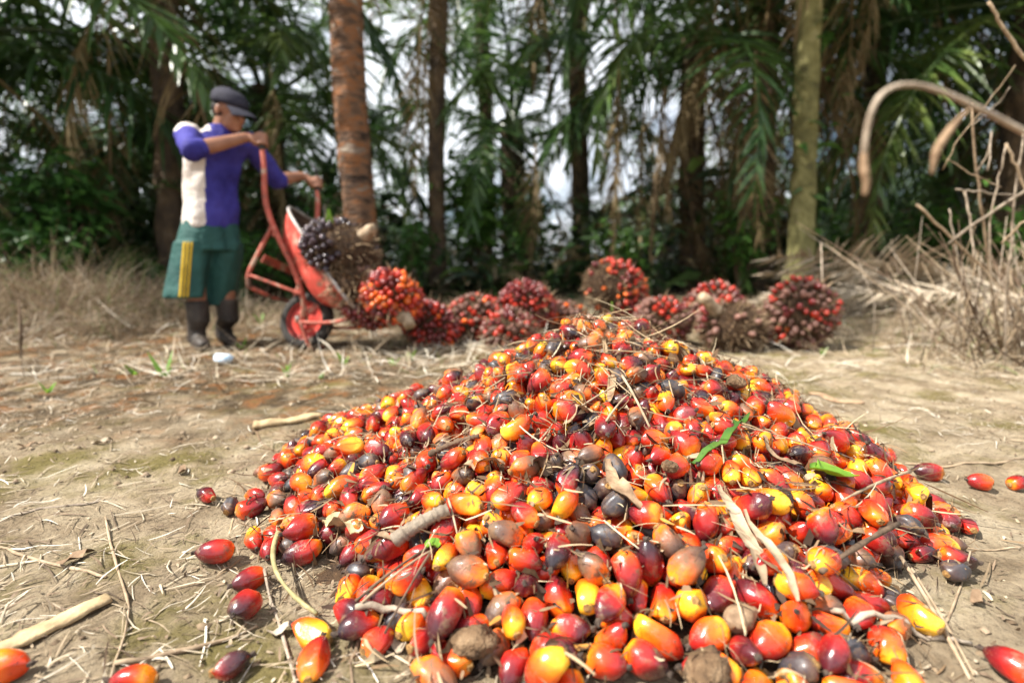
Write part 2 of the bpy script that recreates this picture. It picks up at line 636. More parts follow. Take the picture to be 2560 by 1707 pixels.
M_huskd = noise_mat('bunch_core', [(0.3, (0.02, 0.012, 0.008)), (0.7, (0.08, 0.045, 0.022))], scale=40, bump=0.9, dist=0.01, rough=0.95)
M_stalk = noise_mat('cut_stalk', [(0.3, (0.22, 0.15, 0.08)), (0.6, (0.48, 0.36, 0.20)), (0.8, (0.58, 0.47, 0.30))], scale=30, bump=0.5, dist=0.004, rough=0.8)

# fruit colours inside bunches (plain, small in the picture)
FB = {
    'black': noise_mat('bunch_fruit_black', [(0.35, (0.018, 0.012, 0.016)), (0.7, (0.06, 0.035, 0.045))], scale=18, rough=0.2, bump=0, spec=0.6, obj_rand=0.4),
    'red': noise_mat('bunch_fruit_red', [(0.3, (0.20, 0.012, 0.010)), (0.6, (0.45, 0.03, 0.010)), (0.8, (0.62, 0.10, 0.012))], scale=22, rough=0.3, bump=0, spec=0.5, obj_rand=0.35),
    'orange': noise_mat('bunch_fruit_orange', [(0.3, (0.50, 0.05, 0.008)), (0.6, (0.75, 0.15, 0.01)), (0.8, (0.80, 0.26, 0.02))], scale=22, rough=0.3, bump=0, spec=0.5, obj_rand=0.3),
    'maroon': noise_mat('bunch_fruit_maroon', [(0.3, (0.06, 0.012, 0.014)), (0.6, (0.17, 0.02, 0.018)), (0.8, (0.30, 0.05, 0.03))], scale=22, rough=0.28, bump=0, spec=0.55, obj_rand=0.4),
    'brown': noise_mat('bunch_fruit_brown', [(0.3, (0.10, 0.05, 0.04)), (0.6, (0.20, 0.10, 0.075)), (0.8, (0.30, 0.17, 0.12))], scale=22, rough=0.5, bump=0.2, obj_rand=0.35),
}


def ground_mat():
    m, nt, b, out = new_mat('soil')
    L = nt.links.new
    tc = nd(nt, 'ShaderNodeTexCoord')
    n1 = nd(nt, 'ShaderNodeTexNoise', Scale=6, Detail=8, Roughness=0.65)
    L(tc.outputs['Object'], n1.inputs['Vector'])
    r1 = ramp(nt, [(0.28, (0.12, 0.085, 0.052)), (0.42, (0.25, 0.19, 0.122)), (0.55, (0.38, 0.305, 0.205)), (0.72, (0.50, 0.42, 0.30))])
    L(n1.outputs['Fac'], r1.inputs['Fac'])
    # moss
    n2_ = nd(nt, 'ShaderNodeTexNoise', Scale=3.3, Detail=7, Roughness=0.7)
    mv = nd(nt, 'ShaderNodeMapping')
    mv.inputs['Location'].default_value = (3.1, 1.7, 0)
    L(tc.outputs['Object'], mv.inputs['Vector'])
    L(mv.outputs[0], n2_.inputs['Vector'])
    r2 = ramp(nt, [(0.49, (0, 0, 0)), (0.62, (0.85, 0.85, 0.85))])
    L(n2_.outputs['Fac'], r2.inputs['Fac'])
    mx = nd(nt, 'ShaderNodeMixRGB')
    mx.inputs[2].default_value = (0.15, 0.125, 0.035, 1)
    L(r2.outputs[0], mx.inputs[0])
    L(r1.outputs[0], mx.inputs[1])
    # damp dark, rusty earth at the back left, tree shade painted into its colour
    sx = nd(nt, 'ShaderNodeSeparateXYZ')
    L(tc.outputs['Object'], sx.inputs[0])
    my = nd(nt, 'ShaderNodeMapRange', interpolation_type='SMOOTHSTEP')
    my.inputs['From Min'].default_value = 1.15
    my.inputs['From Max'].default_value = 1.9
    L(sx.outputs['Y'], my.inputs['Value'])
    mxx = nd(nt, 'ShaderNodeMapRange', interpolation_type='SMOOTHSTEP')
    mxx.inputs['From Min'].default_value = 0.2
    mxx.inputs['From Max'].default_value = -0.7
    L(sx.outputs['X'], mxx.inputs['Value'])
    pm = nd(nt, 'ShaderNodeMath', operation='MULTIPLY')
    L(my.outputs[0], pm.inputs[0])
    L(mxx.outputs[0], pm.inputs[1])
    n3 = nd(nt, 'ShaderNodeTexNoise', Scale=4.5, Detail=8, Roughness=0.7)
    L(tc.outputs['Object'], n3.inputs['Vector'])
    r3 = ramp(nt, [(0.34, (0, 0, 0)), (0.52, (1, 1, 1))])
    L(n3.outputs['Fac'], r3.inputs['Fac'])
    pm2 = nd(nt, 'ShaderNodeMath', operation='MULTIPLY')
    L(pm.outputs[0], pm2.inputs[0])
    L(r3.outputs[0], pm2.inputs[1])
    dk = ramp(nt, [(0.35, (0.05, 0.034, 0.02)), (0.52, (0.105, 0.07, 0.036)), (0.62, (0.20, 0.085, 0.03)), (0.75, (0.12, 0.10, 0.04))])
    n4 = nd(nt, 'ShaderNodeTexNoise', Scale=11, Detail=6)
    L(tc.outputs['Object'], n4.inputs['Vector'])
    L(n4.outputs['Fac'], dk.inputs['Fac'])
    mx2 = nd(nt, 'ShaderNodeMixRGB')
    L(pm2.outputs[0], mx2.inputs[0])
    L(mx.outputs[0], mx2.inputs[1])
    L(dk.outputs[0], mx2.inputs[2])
    # crumbs
    n5 = nd(nt, 'ShaderNodeTexNoise', Scale=120, Detail=5, Roughness=0.75)
    L(tc.outputs['Object'], n5.inputs['Vector'])
    r5 = ramp(nt, [(0.30, (0.35, 0.32, 0.3)), (0.48, (1, 1, 1)), (0.68, (1.15, 1.12, 1.08))])
    L(n5.outputs['Fac'], r5.inputs['Fac'])
    mx3 = nd(nt, 'ShaderNodeMixRGB', blend_type='MULTIPLY')
    mx3.inputs[0].default_value = 0.85
    L(mx2.outputs[0], mx3.inputs[1])
    L(r5.outputs[0], mx3.inputs[2])
    L(mx3.outputs[0], b.inputs['Base Color'])
    b.inputs['Roughness'].default_value = 0.95
    b.inputs['Specular IOR Level'].default_value = 0.15
    n6 = nd(nt, 'ShaderNodeTexNoise', Scale=70, Detail=7, Roughness=0.75)
    L(tc.outputs['Object'], n6.inputs['Vector'])
    bp = nd(nt, 'ShaderNodeBump', Strength=1.0, Distance=0.016)
    L(n6.outputs['Fac'], bp.inputs['Height'])
    L(bp.outputs[0], b.inputs['Normal'])
    return m


# ---------------------------------------------------------------- ground
def axis_lines(a, b, step, lo, hi, grow=1.17):
    mid = list(np.arange(a, b, step))
    s, x, up = step, b, []
    while x < hi:
        up.append(x)
        s *= grow
        x += s
    up.append(hi)
    s, x, dn = step, a, []
    while x > lo:
        s *= grow
        x -= s
        dn.append(max(x, lo))
    return np.array(dn[::-1] + mid + up)


gx = axis_lines(-1.9, 2.3, 0.013, -180, 180)
gy = axis_lines(0.3, 2.9, 0.013, -60, 260)
X, Y = np.meshgrid(gx, gy)
Z = Tf(X, Y)
nx, ny = len(gx), len(gy)
ii = np.arange(nx * ny).reshape(ny, nx)
Fq = np.stack([ii[:-1, :-1], ii[:-1, 1:], ii[1:, 1:], ii[1:, :-1]], -1).reshape(-1, 4)
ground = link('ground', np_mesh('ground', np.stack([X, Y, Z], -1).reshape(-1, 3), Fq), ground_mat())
tag(ground, 'trodden tan soil with moss patches across the plantation clearing', 'ground', kind='structure')

# ---------------------------------------------------------------- palms
def rotz(a):
    c, s = math.cos(a), math.sin(a)
    return np.array([[c, -s, 0], [s, c, 0], [0, 0, 1.0]])


def frond_mesh(name, seed, L, elev, droop, leaf, n, dead=False, ragged=0.0, flatf=False):
    r = np.random.default_rng(seed)
    ns = 14
    s = np.linspace(0, 1, ns + 1)
    th = R(elev) - R(droop) * s ** 1.25
    ds = L / ns
    px = np.concatenate([[0], np.cumsum(np.cos(th[:-1]) * ds)])
    pz = np.concatenate([[0], np.cumsum(np.sin(th[:-1]) * ds)])
    py = 0.06 * L * s ** 2 * r.uniform(-1, 1)
    rc = np.stack([px, py, pz], -1)
    mb = MB()
    mb.tube(rc, 0.045 * (1 - 0.85 * s) * (L / 4.5), sides=5, flat=0.7)
    V = [np.concatenate(mb.v)]
    F4 = [f for f in mb.f if len(f) == 4]
    base = len(V[0])
    si = np.repeat(np.linspace(0.14, 0.995, n), 2) + r.normal(0, 0.004, 2 * n)
    si = np.clip(si, 0.1, 0.999)
    sgn = np.tile([-1.0, 1.0], n)
    if ragged:
        k = r.random(2 * n) > ragged
        si, sgn = si[k], sgn[k]
    N = len(si)
    P0 = np.stack([np.interp(si, s, rc[:, i]) for i in range(3)], -1)
    tt = np.interp(si, s, th)
    tang = np.stack([np.cos(tt), np.zeros(N), np.sin(tt)], -1)
    nrm = np.stack([-np.sin(tt), np.zeros(N), np.cos(tt)], -1)
    ang = R(62) - R(38) * si ** 2 + r.normal(0, 0.10, N)
    lift = r.choice([-0.5, 0.05, 0.5], N) * 0.7 + r.normal(0, 0.12, N)
    if dead:
        lift = r.normal(-0.3, 0.4, N)
    if flatf:
        lift = r.normal(0, 0.18, N)
    D = tang * np.cos(ang)[:, None] + np.array([0, 1.0, 0]) * (sgn * np.sin(ang))[:, None] + nrm * (lift * np.sin(ang))[:, None]
    Lf = leaf * np.sin(np.clip(0.25 + si * 0.85, 0, 1) * math.pi) ** 0.6 * r.uniform(0.8, 1.15, N)
    Lf = np.maximum(Lf, leaf * 0.3)
    sag = r.uniform(0.15, 0.5, N) * (2.0 if dead else 1.0)
    if flatf:
        sag = r.uniform(-0.05, 0.22, N)
    v, f, _ = ribbons(P0, D, Lf, np.full(N, 0.062 if not dead else 0.034) * r.uniform(0.8, 1.2, N), sag, 3, roll=r.normal(0, 0.5, N), taper=0.08)
    V.append(v.reshape(-1, 3))
    F = np.concatenate([np.array(F4), f + base])
    return np_mesh(name, np.concatenate(V), F, smooth=False)


FR = {'up': [], 'mid': [], 'low': [], 'dead': []}
for k in range(3):
    FR['up'].append(frond_mesh('frond_up', 10 + k, 4.2, 74 - 7 * k, 50 + 12 * k, 0.85, 50))
    FR['mid'].append(frond_mesh('frond_mid', 20 + k, 4.6, 44 - 9 * k, 85 + 8 * k, 0.95, 52))
    FR['low'].append(frond_mesh('frond_low', 30 + k, 4.4, 12 - 12 * k, 80 + 5 * k, 0.95, 52))
    FR['dead'].append(frond_mesh('frond_dead', 40 + k, 3.6, -38 - 8 * k, 55, 0.7, 46, dead=True, ragged=0.25))
for kk, ms in FR.items():
    for m in ms:
        m.materials.append(M_dead if kk == 'dead' else M_frond)


def trunk_mesh(h, r0, seed, flare=1.35, boots=0.0):
    r = np.random.default_rng(seed)
    ns, na = int(h / 0.09), 26
    z = np.linspace(-0.25, h, ns)
    a = np.linspace(0, 2 * math.pi, na, endpoint=False)
    Zg, Ag = np.meshgrid(z, a, indexing='ij')
    rad = r0 * (1 + (flare - 1) * np.exp(-np.clip(Zg, 0, 9) / 0.45))
    tw = Ag * 5 + Zg * 9.0
    tw2 = Ag * 5 - Zg * 9.0
    scar = np.maximum(np.abs(np.sin(tw / 2)), np.abs(np.sin(tw2 / 2)))
    nn = vnoise(np.stack([np.cos(Ag) * 3, np.sin(Ag) * 3, Zg * 3.2], -1), seed)
    nb = vnoise(np.stack([np.cos(Ag) * 1.3, np.sin(Ag) * 1.3, Zg * 0.9], -1), seed + 5)
    rad = rad * (1 + 0.05 * scar + 0.06 * nn + 0.07 * nb + boots * 0.35 * np.clip(scar - 0.75, 0, 1) * 3)
    wob = 0.10 * np.sin(Zg * 0.5 + seed)
    V = np.stack([rad * np.cos(Ag) + wob - wob[0, 0], rad * np.sin(Ag), Zg], -1).reshape(-1, 3)
    idx = np.arange(ns * na).reshape(ns, na)
    F = np.stack([idx[:-1], np.roll(idx[:-1], -1, 1), np.roll(idx[1:], -1, 1), idx[1:]], -1).reshape(-1, 4)
    return np_mesh('trunk', V, F), float(0.10 * np.sin(h * 0.5 + seed) - 0.10 * np.sin(-0.125 + seed))


def leaf_cluster(pts, seed, size, colr, nper=1, droop=0.5):
    """broad leaves scattered at the given points"""
    r = np.random.default_rng(seed)
    N = len(pts)
    D = r.normal(0, 1, (N, 3))
    D[:, 2] = np.abs(D[:, 2]) * 0.4
    Lf = size * r.uniform(0.6, 1.3, N)
    v, f, n = ribbons(pts, D, Lf, Lf * r.uniform(0.22, 0.45, N), np.full(N, droop), 3, roll=r.normal(0, 0.6, N), taper=0.1)
    return v.reshape(-1, 3), f, n


def palm(x, y, h, r0, seed, label, group='oil palms of the plantation', mat=None, crown=(9, 11, 8, 4), fern=0, scale=1.0, flare=1.35, cat='palm tree', boots=0.5, spin=None):
    z0 = float(T(x, y))
    root = empty('palm_tree', (x, y, z0))
    tag(root, label, cat, group)
    me, wx = trunk_mesh(h, r0, seed, flare, boots)
    link('trunk', me, mat or M_trunk, root)
    r = random.Random(seed)
    k = 0
    for kind, cnt in zip(('up', 'mid', 'low', 'dead'), crown):
        for i in range(cnt):
            m = FR[kind][r.randrange(3)]
            a = k * 2.39996 + r.uniform(-0.25, 0.25) + (spin or 0)
            k += 1
            o = link('frond', m, None, root)
            zz = h - {'up': 0.05, 'mid': 0.25, 'low': 0.5, 'dead': 0.75}[kind] + r.uniform(-0.1, 0.1)
            rr = r0 * {'up': 0.3, 'mid': 0.7, 'low': 0.95, 'dead': 1.0}[kind]
            o.location = (wx + math.cos(a) * rr, math.sin(a) * rr, zz)
            o.rotation_euler = (r.uniform(-0.25, 0.25), r.uniform(-0.12, 0.12), a)
            sc = scale * r.uniform(0.85, 1.12)
            o.scale = (sc, sc, sc)
    if fern:
        rr = np.random.default_rng(seed + 99)
        N = fern
        zz = rr.uniform(0.1, 0.95, N) * h
        clump = np.clip(vnoise(np.stack([zz * 1.2, zz * 0 + seed, zz * 0], -1), 3) + 0.6, 0.15, 1)
        aa = rr.uniform(0, 2 * math.pi, N)
        ra = r0 * 1.05 + 0.22 * rr.random(N) * clump
        pts = np.stack([ra * np.cos(aa), ra * np.sin(aa), zz], -1)
        v, f, n = leaf_cluster(pts, seed + 3, 0.22, None, droop=0.7)
        o = link('climbing_fern', np_mesh('climbing_fern', v, f, smooth=False), M_leafg, root)
        tag(o, kind='stuff')
    return root


PALMS = [
    # u(px on the 2352 grid), distance, height, radius, seed, label, kwargs
    (846, 5.6, 7.2, 0.15, 3, 'tall oil palm with thick rust-brown trunk behind the wheelbarrow', dict(mat=M_rust_trunk, crown=(4, 5, 4, 0), boots=0.35, flare=1.25)),
    (1836, 6.7, 6.4, 0.128, 8, 'oil palm with pale mossy trunk behind the large red fruit bunch on the right', dict(mat=M_moss_trunk, crown=(4, 5, 4, 4), boots=0.35, flare=1.5, fern=60)),
    (398, 7.4, 5.2, 0.155, 12, 'oil palm with thick dark trunk behind the worker', dict(crown=(4, 7, 7, 3), boots=0.9)),
    (1592, 9.3, 4.4, 0.17, 15, 'oil palm with straight dark trunk right of the bunch with brown spiky side', dict(crown=(5, 7, 7, 6), boots=0.9)),
    (1112, 13.5, 7.4, 0.17, 19, 'slender tall oil palm standing against bright sky in the middle', dict(crown=(5, 4, 2, 2), fern=500, boots=0.3)),
    (1188, 11.5, 3.6, 0.22, 22, 'short oil palm with upright fronds spread against the sky', dict(crown=(8, 5, 3, 3), fern=700, boots=0.9)),
    (1990, 9.6, 6.5, 0.16, 27, 'slim reddish oil palm trunk right of the mossy trunk', dict(crown=(8, 10, 8, 3), boots=0.4)),
    (1335, 11.5, 7.8, 0.16, 33, 'oil palm with long drooping dead fronds above the bunch heap', dict(crown=(3, 3, 4, 5), boots=0.9)),
    (-70, 6.6, 3.9, 0.20, 36, 'low oil palm at the left edge with fronds arching over the dry brush', dict(crown=(9, 12, 10, 3), boots=0.9)),
    (2330, 7.2, 4.4, 0.21, 41, 'oil palm at the right edge with broad fronds above the dry shrub', dict(crown=(9, 12, 10, 2), boots=0.9)),
    (640, 9.6, 3.6, 0.2, 45, 'oil palm in the shade between the worker and the rusty trunk', dict(crown=(9, 12, 10, 5), boots=0.9, fern=250)),
    (1010, 9.0, 7.6, 0.12, 48, 'oil palm just right of the rusty trunk with hanging brown fronds', dict(crown=(2, 2, 2, 4), boots=0.7)),
    (1745, 8.6, 5.0, 0.15, 52, 'oil palm with long dry fronds hanging left of the mossy trunk', dict(crown=(5, 6, 7, 8), boots=0.8)),
    (2160, 11.0, 3.4, 0.22, 55, 'oil palm in deep shade behind the drooping dry branch', dict(crown=(9, 12, 10, 4), boots=0.9, fern=200)),
]
for (u, y, h, r0, seed, lab, kw) in PALMS:
    x = W(u, 640, y).x
    palm(x, y, h, r0, seed, lab, **kw)
# the rows behind, in the plantation's spacing
ORD = ['first', 'second', 'third', 'fourth', 'fifth', 'sixth', 'seventh', 'eighth', 'ninth', 'tenth', 'eleventh', 'twelfth', 'thirteenth', 'fourteenth', 'fifteenth', 'sixteenth', 'seventeenth', 'eighteenth', 'nineteenth', 'twentieth']
rowi = 0
for ry, n, x0, x1, rowname in ((15.5, 6, -14, 15, 'middle row'), (21.5, 7, -20, 21, 'far row'), (30, 8, -28, 29, 'farthest row')):
    for i in range(n):
        xx = x0 + (x1 - x0) * (i + 0.5) / n + random.uniform(-0.8, 0.8)
        if abs(xx / ry + 0.02) < (0.36, 0.22, 0.20)[rowi]:
            continue
        hh = random.uniform(2.0, 3.8) * (0.55 if abs(xx / ry + 0.03) < 0.30 else 1.0)
        palm(xx, ry + random.uniform(-1, 1), hh, random.uniform(0.19, 0.25), 100 + rowi * 20 + i,
             'shaded oil palm in the %s behind the clearing, %s from the left' % (rowname, ORD[i]),
             group='oil palms in the rows behind', crown=(6, 8, 8, 4), boots=0.9, fern=120 if rowi == 0 else 0, scale=1.1)
    rowi += 1
for i, (x, y, h, lab) in enumerate(((-12.5, 3.6, 4.2, 'oil palm beside the clearing on the left, level with the worker'),
                                   (-13.5, -2.5, 4.6, 'oil palm beside the clearing on the left, nearest the camera'),
                                   (12.5, 3.4, 4.4, 'oil palm beside the clearing on the right, level with the bunches'),
                                   (13.0, -2.5, 4.6, 'oil palm beside the clearing on the right, nearest the camera'))):
    palm(x, y, h, 0.2, 320 + i, lab, crown=(6, 9, 8, 2))
palm(-9.5, 9.0, 3.4, 0.2, 302, 'oil palm at the far left beyond the dry brush', crown=(6, 9, 9, 3))
palm(-9.0, 12.5, 2.6, 0.2, 304, 'low oil palm at the far left, deeper in the grove', crown=(6, 9, 9, 3))
palm(9.5, 8.5, 5.4, 0.22, 303, 'oil palm far right of the clearing beyond the dry shrub', crown=(6, 8, 6, 3))

# young palms without a trunk yet, their fronds rising from the ground
for i, (u, y, sc, lab) in enumerate((
        (110, 7.2, .62, 'young oil palm with low fronds at the left behind the dry brush'),
        (290, 8.2, .66, 'young oil palm with low fronds left of the thick dark trunk'),
        (560, 9.4, .60, 'young oil palm with low fronds behind the worker arms'),
        (735, 10.2, .66, 'young oil palm with low fronds left of the rusty trunk'),
        (1045, 10.4, .58, 'young oil palm with low fronds right of the rusty trunk'),
        (1290, 11.0, .60, 'young oil palm with low fronds behind the topmost bunch'),
        (1490, 10.2, .60, 'young oil palm with low fronds left of the straight dark trunk'),
        (1675, 9.8, .60, 'young oil palm with low fronds right of the straight dark trunk'),
        (1955, 9.6, .62, 'young oil palm with low fronds right of the mossy trunk'),
        (2190, 9.4, .70, 'young oil palm with low fronds behind the pale frond heap'))):
    palm(W(u, 640, y).x, y, .35, .10, 700 + i, lab, group='young palms under the tall ones', crown=(6, 8, 5, 1), scale=sc, boots=.5)

# dense shaded undergrowth between and behind the trunks
N = 26000
ux = rng.uniform(-1, 1, N)
uy = 8.0 + 30 * rng.random(N) ** 1.3
ux = ux * (uy * 1.15 + 2)
dens = n2(ux, uy, 0.35, 21)
hmax = 0.5 + 1.5 * np.clip(dens + 0.55, 0, 1) + sstep(11, 26, uy) * 1.6
uz = T(ux, uy) + hmax * rng.random(N) ** 1.2
pts = np.stack([ux, uy, uz], -1)
D = rng.normal(0, 1, (N, 3))
D[:, 2] = np.abs(D[:, 2]) * 0.9 + 0.15
Lf = rng.uniform(0.25, 0.75, N)
v, f, n = ribbons(pts, D, Lf, Lf * rng.uniform(0.07, 0.30, N), np.full(N, 0.7), 3, roll=rng.normal(0, 0.6, N), taper=0.1)
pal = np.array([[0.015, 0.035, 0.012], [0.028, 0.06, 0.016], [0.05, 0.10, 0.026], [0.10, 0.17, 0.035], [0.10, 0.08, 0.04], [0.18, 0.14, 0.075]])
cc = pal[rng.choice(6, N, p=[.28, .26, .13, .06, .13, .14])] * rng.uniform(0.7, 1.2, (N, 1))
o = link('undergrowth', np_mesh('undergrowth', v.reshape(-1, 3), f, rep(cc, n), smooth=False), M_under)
tag(o, 'dark tangled undergrowth under the palms behind the clearing', 'undergrowth', kind='stuff')


def shrub(u, y, w, h, n, seed, label, leaf=0.2, mat=None):
    x = W(u, 640, y).x
    z0 = float(T(x, y))
    root = empty('understory_shrub', (x, y, z0))
    tag(root, label, 'shrub', 'shrubs under the palms')
    r = np.random.default_rng(seed)
    mb = MB()
    tips = []
    for i in range(9):
        a, sp = r.uniform(0, 6.28), r.uniform(0.2, 1.0)
        tip = np.array([math.cos(a) * w * 0.5 * sp, math.sin(a) * w * 0.4 * sp, h * r.uniform(0.6, 1.0)])
        mid = tip * np.array([0.4, 0.4, 0.55])
        mb.tube([(0, 0, -0.05), mid, tip], [0.016, 0.010, 0.003], sides=5)
        tips += [mid + (tip - mid) * t for t in np.linspace(0, 1, 8)]
    mb.build('stem', M_twigd, root)
    tips = np.array(tips)
    pts = tips[r.integers(0, len(tips), n)] + r.normal(0, 0.09, (n, 3)) * np.array([w, w, h * 0.8])
    pts[:, 2] = np.maximum(pts[:, 2], 0.03)
    v, f, _ = leaf_cluster(pts, seed + 1, leaf, None, droop=0.6)
    tag(link('foliage', np_mesh('foliage', v, f, smooth=False), mat or M_leafg, root), kind='stuff')
    return root


SHR = [
    (170, 6.3, 1.3, 1.9, 420, 'bright leafy shrub at the left with sunlit leaves', 0.28, M_leafg),
    (60, 5.6, 1.5, 1.0, 300, 'low leafy shrub at the far left behind the dry brush', 0.2, M_leafg),
    (600, 6.6, 1.1, 1.0, 260, 'leafy shrub in shade behind the wheelbarrow handles', 0.2, M_leafg),
    (760, 7.6, 1.2, 1.7, 380, 'leafy shrub left of the rusty trunk', 0.2, M_leafg),
    (940, 7.4, 0.9, 1.2, 260, 'leafy shrub at the right foot of the rusty trunk', 0.18, M_leafg),
    (1090, 9.4, 1.4, 2.8, 700, 'tall vine-covered shrub in the middle with broad leaves', 0.3, M_leafg),
    (1215, 9.0, 0.9, 1.9, 330, 'narrow leafy shrub behind the middle of the bunch heap', 0.22, M_leafg),
    (1440, 8.4, 1.2, 1.3, 300, 'leafy shrub behind the bunch with brown spiky side', 0.2, M_leafg),
    (1700, 7.8, 1.0, 1.5, 260, 'leafy shrub between the dark trunk and mossy trunk', 0.22, M_leafg),
    (1935, 7.8, 1.0, 1.3, 260, 'leafy shrub right of the mossy trunk', 0.22, M_leafg),
    (2130, 8.0, 1.6, 1.5, 380, 'leafy shrub in shade behind the pale frond heap', 0.24, M_leafg),
    (2290, 6.9, 1.4, 1.4, 320, 'leafy shrub at the right edge behind the dry shrub', 0.22, M_leafg),
]
for i, (u, y, w, h, n, lab, lf, mt) in enumerate(SHR):
    shrub(u, y, w, h, n, 500 + i * 7, lab, lf, mt)

# dead fronds hanging from the palms, and cut ones heaped on the ground at the right
FD = [frond_mesh('hung_frond', 60 + k, 3.2, -82, 8, 0.55, 52, dead=True, ragged=0.12) for k in range(2)]
for m in FD:
    m.materials.append(M_dead)
for (u, v, y, rz, sc, lab) in (
        (1770, -60, 7.9, 0.4, 1.0, 'long brown dead frond hanging left of the mossy trunk'),
        (1000, -120, 7.0, 2.2, 0.75, 'long brown dead frond hanging right of the rusty trunk'),
        (1345, 40, 9.6, 1.1, 1.0, 'brown dead frond hanging over the middle of the bunch heap'),
        (1480, 260, 8.9, 3.3, 0.8, 'brown dead frond hanging beside the straight dark trunk'),
        (1650, 320, 8.3, 5.0, 0.7, 'short brown dead frond hanging right of the straight dark trunk'),
        (1420, 150, 7.6, 0.2, 0.8, 'brown dead frond hanging left of the straight dark trunk'),
        (1530, 200, 7.3, 2.6, 0.7, 'pale dead frond hanging in front of the straight dark trunk'),
        (1735, 120, 7.0, 4.0, 0.75, 'second brown dead frond hanging left of the mossy trunk'),
        (1900, 100, 7.2, 1.8, 0.7, 'brown dead frond hanging right of the mossy trunk'),
        (2020, 200, 7.5, 3.0, 0.7, 'brown dead frond hanging behind the drooping branch'),
        (1230, 330, 8.2, 0.9, 0.6, 'short brown dead frond hanging behind the maroon bunch'),
        (965, 60, 6.6, 1.4, 0.6, 'dark brown dead frond hanging beside the rusty trunk'),
        (250, 120, 6.8, 2.0, 0.8, 'brown dead frond hanging left of the thick dark trunk'),
        (620, 150, 7.4, 0.6, 0.7, 'brown dead frond hanging above the worker arms')):
    o = link('hanging_dead_frond', FD[int(y) % 2], None, None, W(u, v, y), (0.1, 0.05, rz))
    o.scale = (sc, sc, sc)
    tag(o, lab, 'dead frond', 'dead fronds hanging among the palms')

FL = [frond_mesh('fallen_frond', 70 + k, 2.6, 7, 14, 0.6, 56, dead=True, ragged=0.25, flatf=True) for k in range(3)]
for m in FL:
    m.materials.append(M_pale)
sidew = ['top', 'left end', 'right end', 'front', 'back', 'middle', 'lower front', 'upper left', 'far right']
for i, (x, y, rz, dz, rx, lab) in enumerate((
        (5.6, 5.0, 3.05, 0.16, .3, 'pale dry cut frond arching along the top of the frond heap'),
        (2.6, 5.3, 0.12, 0.05, -.2, 'pale dry cut frond lying at the left end of the frond heap'),
        (5.2, 4.7, 2.75, 0.12, .5, 'pale dry cut frond across the front of the frond heap'),
        (3.0, 4.6, 0.45, 0.03, -.3, 'pale dry cut frond pointing up the frond heap from its left foot'),
        (5.8, 5.5, 3.3, 0.20, .1, 'pale dry cut frond at the back of the frond heap'),
        (2.2, 5.9, -0.1, 0.03, .2, 'pale dry cut frond on the ground behind the large red bunch'),
        (4.9, 4.2, 2.95, 0.04, -.2, 'pale dry cut frond on the ground before the frond heap'),
        (6.2, 4.5, 2.6, 0.10, .4, 'pale dry cut frond at the right end of the frond heap'),
        (4.4, 5.4, 3.6, 0.18, .6, 'pale dry cut frond sticking out of the left of the frond heap'),
        (3.4, 4.2, 0.9, 0.06, -.5, 'pale dry cut frond leaning up the middle of the frond heap'),
        (4.0, 3.7, 2.2, 0.03, .2, 'pale dry cut frond behind the leafless shrub'))):
    o = link('fallen_frond', FL[i % 3], None, None, (x, y, float(T(x, y)) + dz), (rx, 0, rz))
    tag(o, lab, 'dry frond', 'cut fronds heaped at the right')

# ---------------------------------------------------------------- palm fruits
TT = np.array([0, .04, .12, .25, .4, .55, .7, .82, .92, .98, 1.0])
RR = np.array([.26, .50, .76, .94, 1, .97, .85, .66, .40, .17, .05])


def fruit_shape(length, width, nlon, nlat, seed, wrinkle=0.0, facets=3):
    """fruit along z: blunt base at the bottom (ax 0), pointed tip at the top (ax 1)"""
    r = np.random.default_rng(seed)
    t = 0.5 - 0.5 * np.cos(np.linspace(0, math.pi, nlat))
    rad = np.interp(t, TT, RR)
    a = np.linspace(0, 2 * math.pi, nlon, endpoint=False)
    P = np.stack([np.outer(rad, np.cos(a)) * width / 2, np.outer(rad, np.sin(a)) * width / 2 * r.uniform(0.86, 1.0),
                  np.repeat(((t - 0.45) * length)[:, None], nlon, 1)], -1).reshape(-1, 3)
    ax = np.repeat(t, nlon)
    for _ in range(facets):                       # flattened where it was pressed in the bunch
        d = r.normal(0, 1, 3) * np.array([1, 1, 0.5]) + np.array([0, 0, -0.35])
        d /= np.linalg.norm(d)
        lim = np.max(P @ d) * r.uniform(0.64, 0.9)
        e = np.clip(P @ d - lim, 0, None)
        P = P - d * (e * 0.8)[:, None]
    P = P * (1 + 0.03 * vnoise(P * 70 + seed, seed)[:, None])
    if wrinkle:
        lon = np.tile(a, nlat)
        P[:, :2] *= (1 + wrinkle * np.sin(lon * 7 + 3 * vnoise(P * 60, seed)) * np.sin(ax * math.pi))[:, None]
    P[:, 0] += 0.06 * length * (ax - 0.4) ** 2 * r.uniform(-1, 1)
    idx = np.arange(nlat * nlon).reshape(nlat, nlon)
    F = np.stack([idx[:-1], np.roll(idx[:-1], -1, 1), np.roll(idx[1:], -1, 1), idx[1:]], -1).reshape(-1, 4)
    c0, c1 = len(P), len(P) + 1
    P = np.concatenate([P, [P[:nlon].mean(0)], [P[-nlon:].mean(0)]])
    ax = np.concatenate([ax, [0], [1]])
    i = np.arange(nlon)
    F3 = np.concatenate([np.stack([np.full(nlon, c0), (i + 1) % nlon, i], -1),
                         np.stack([np.full(nlon, c1), idx[-1], np.roll(idx[-1], -1)], -1)])
    return P, F, F3, ax


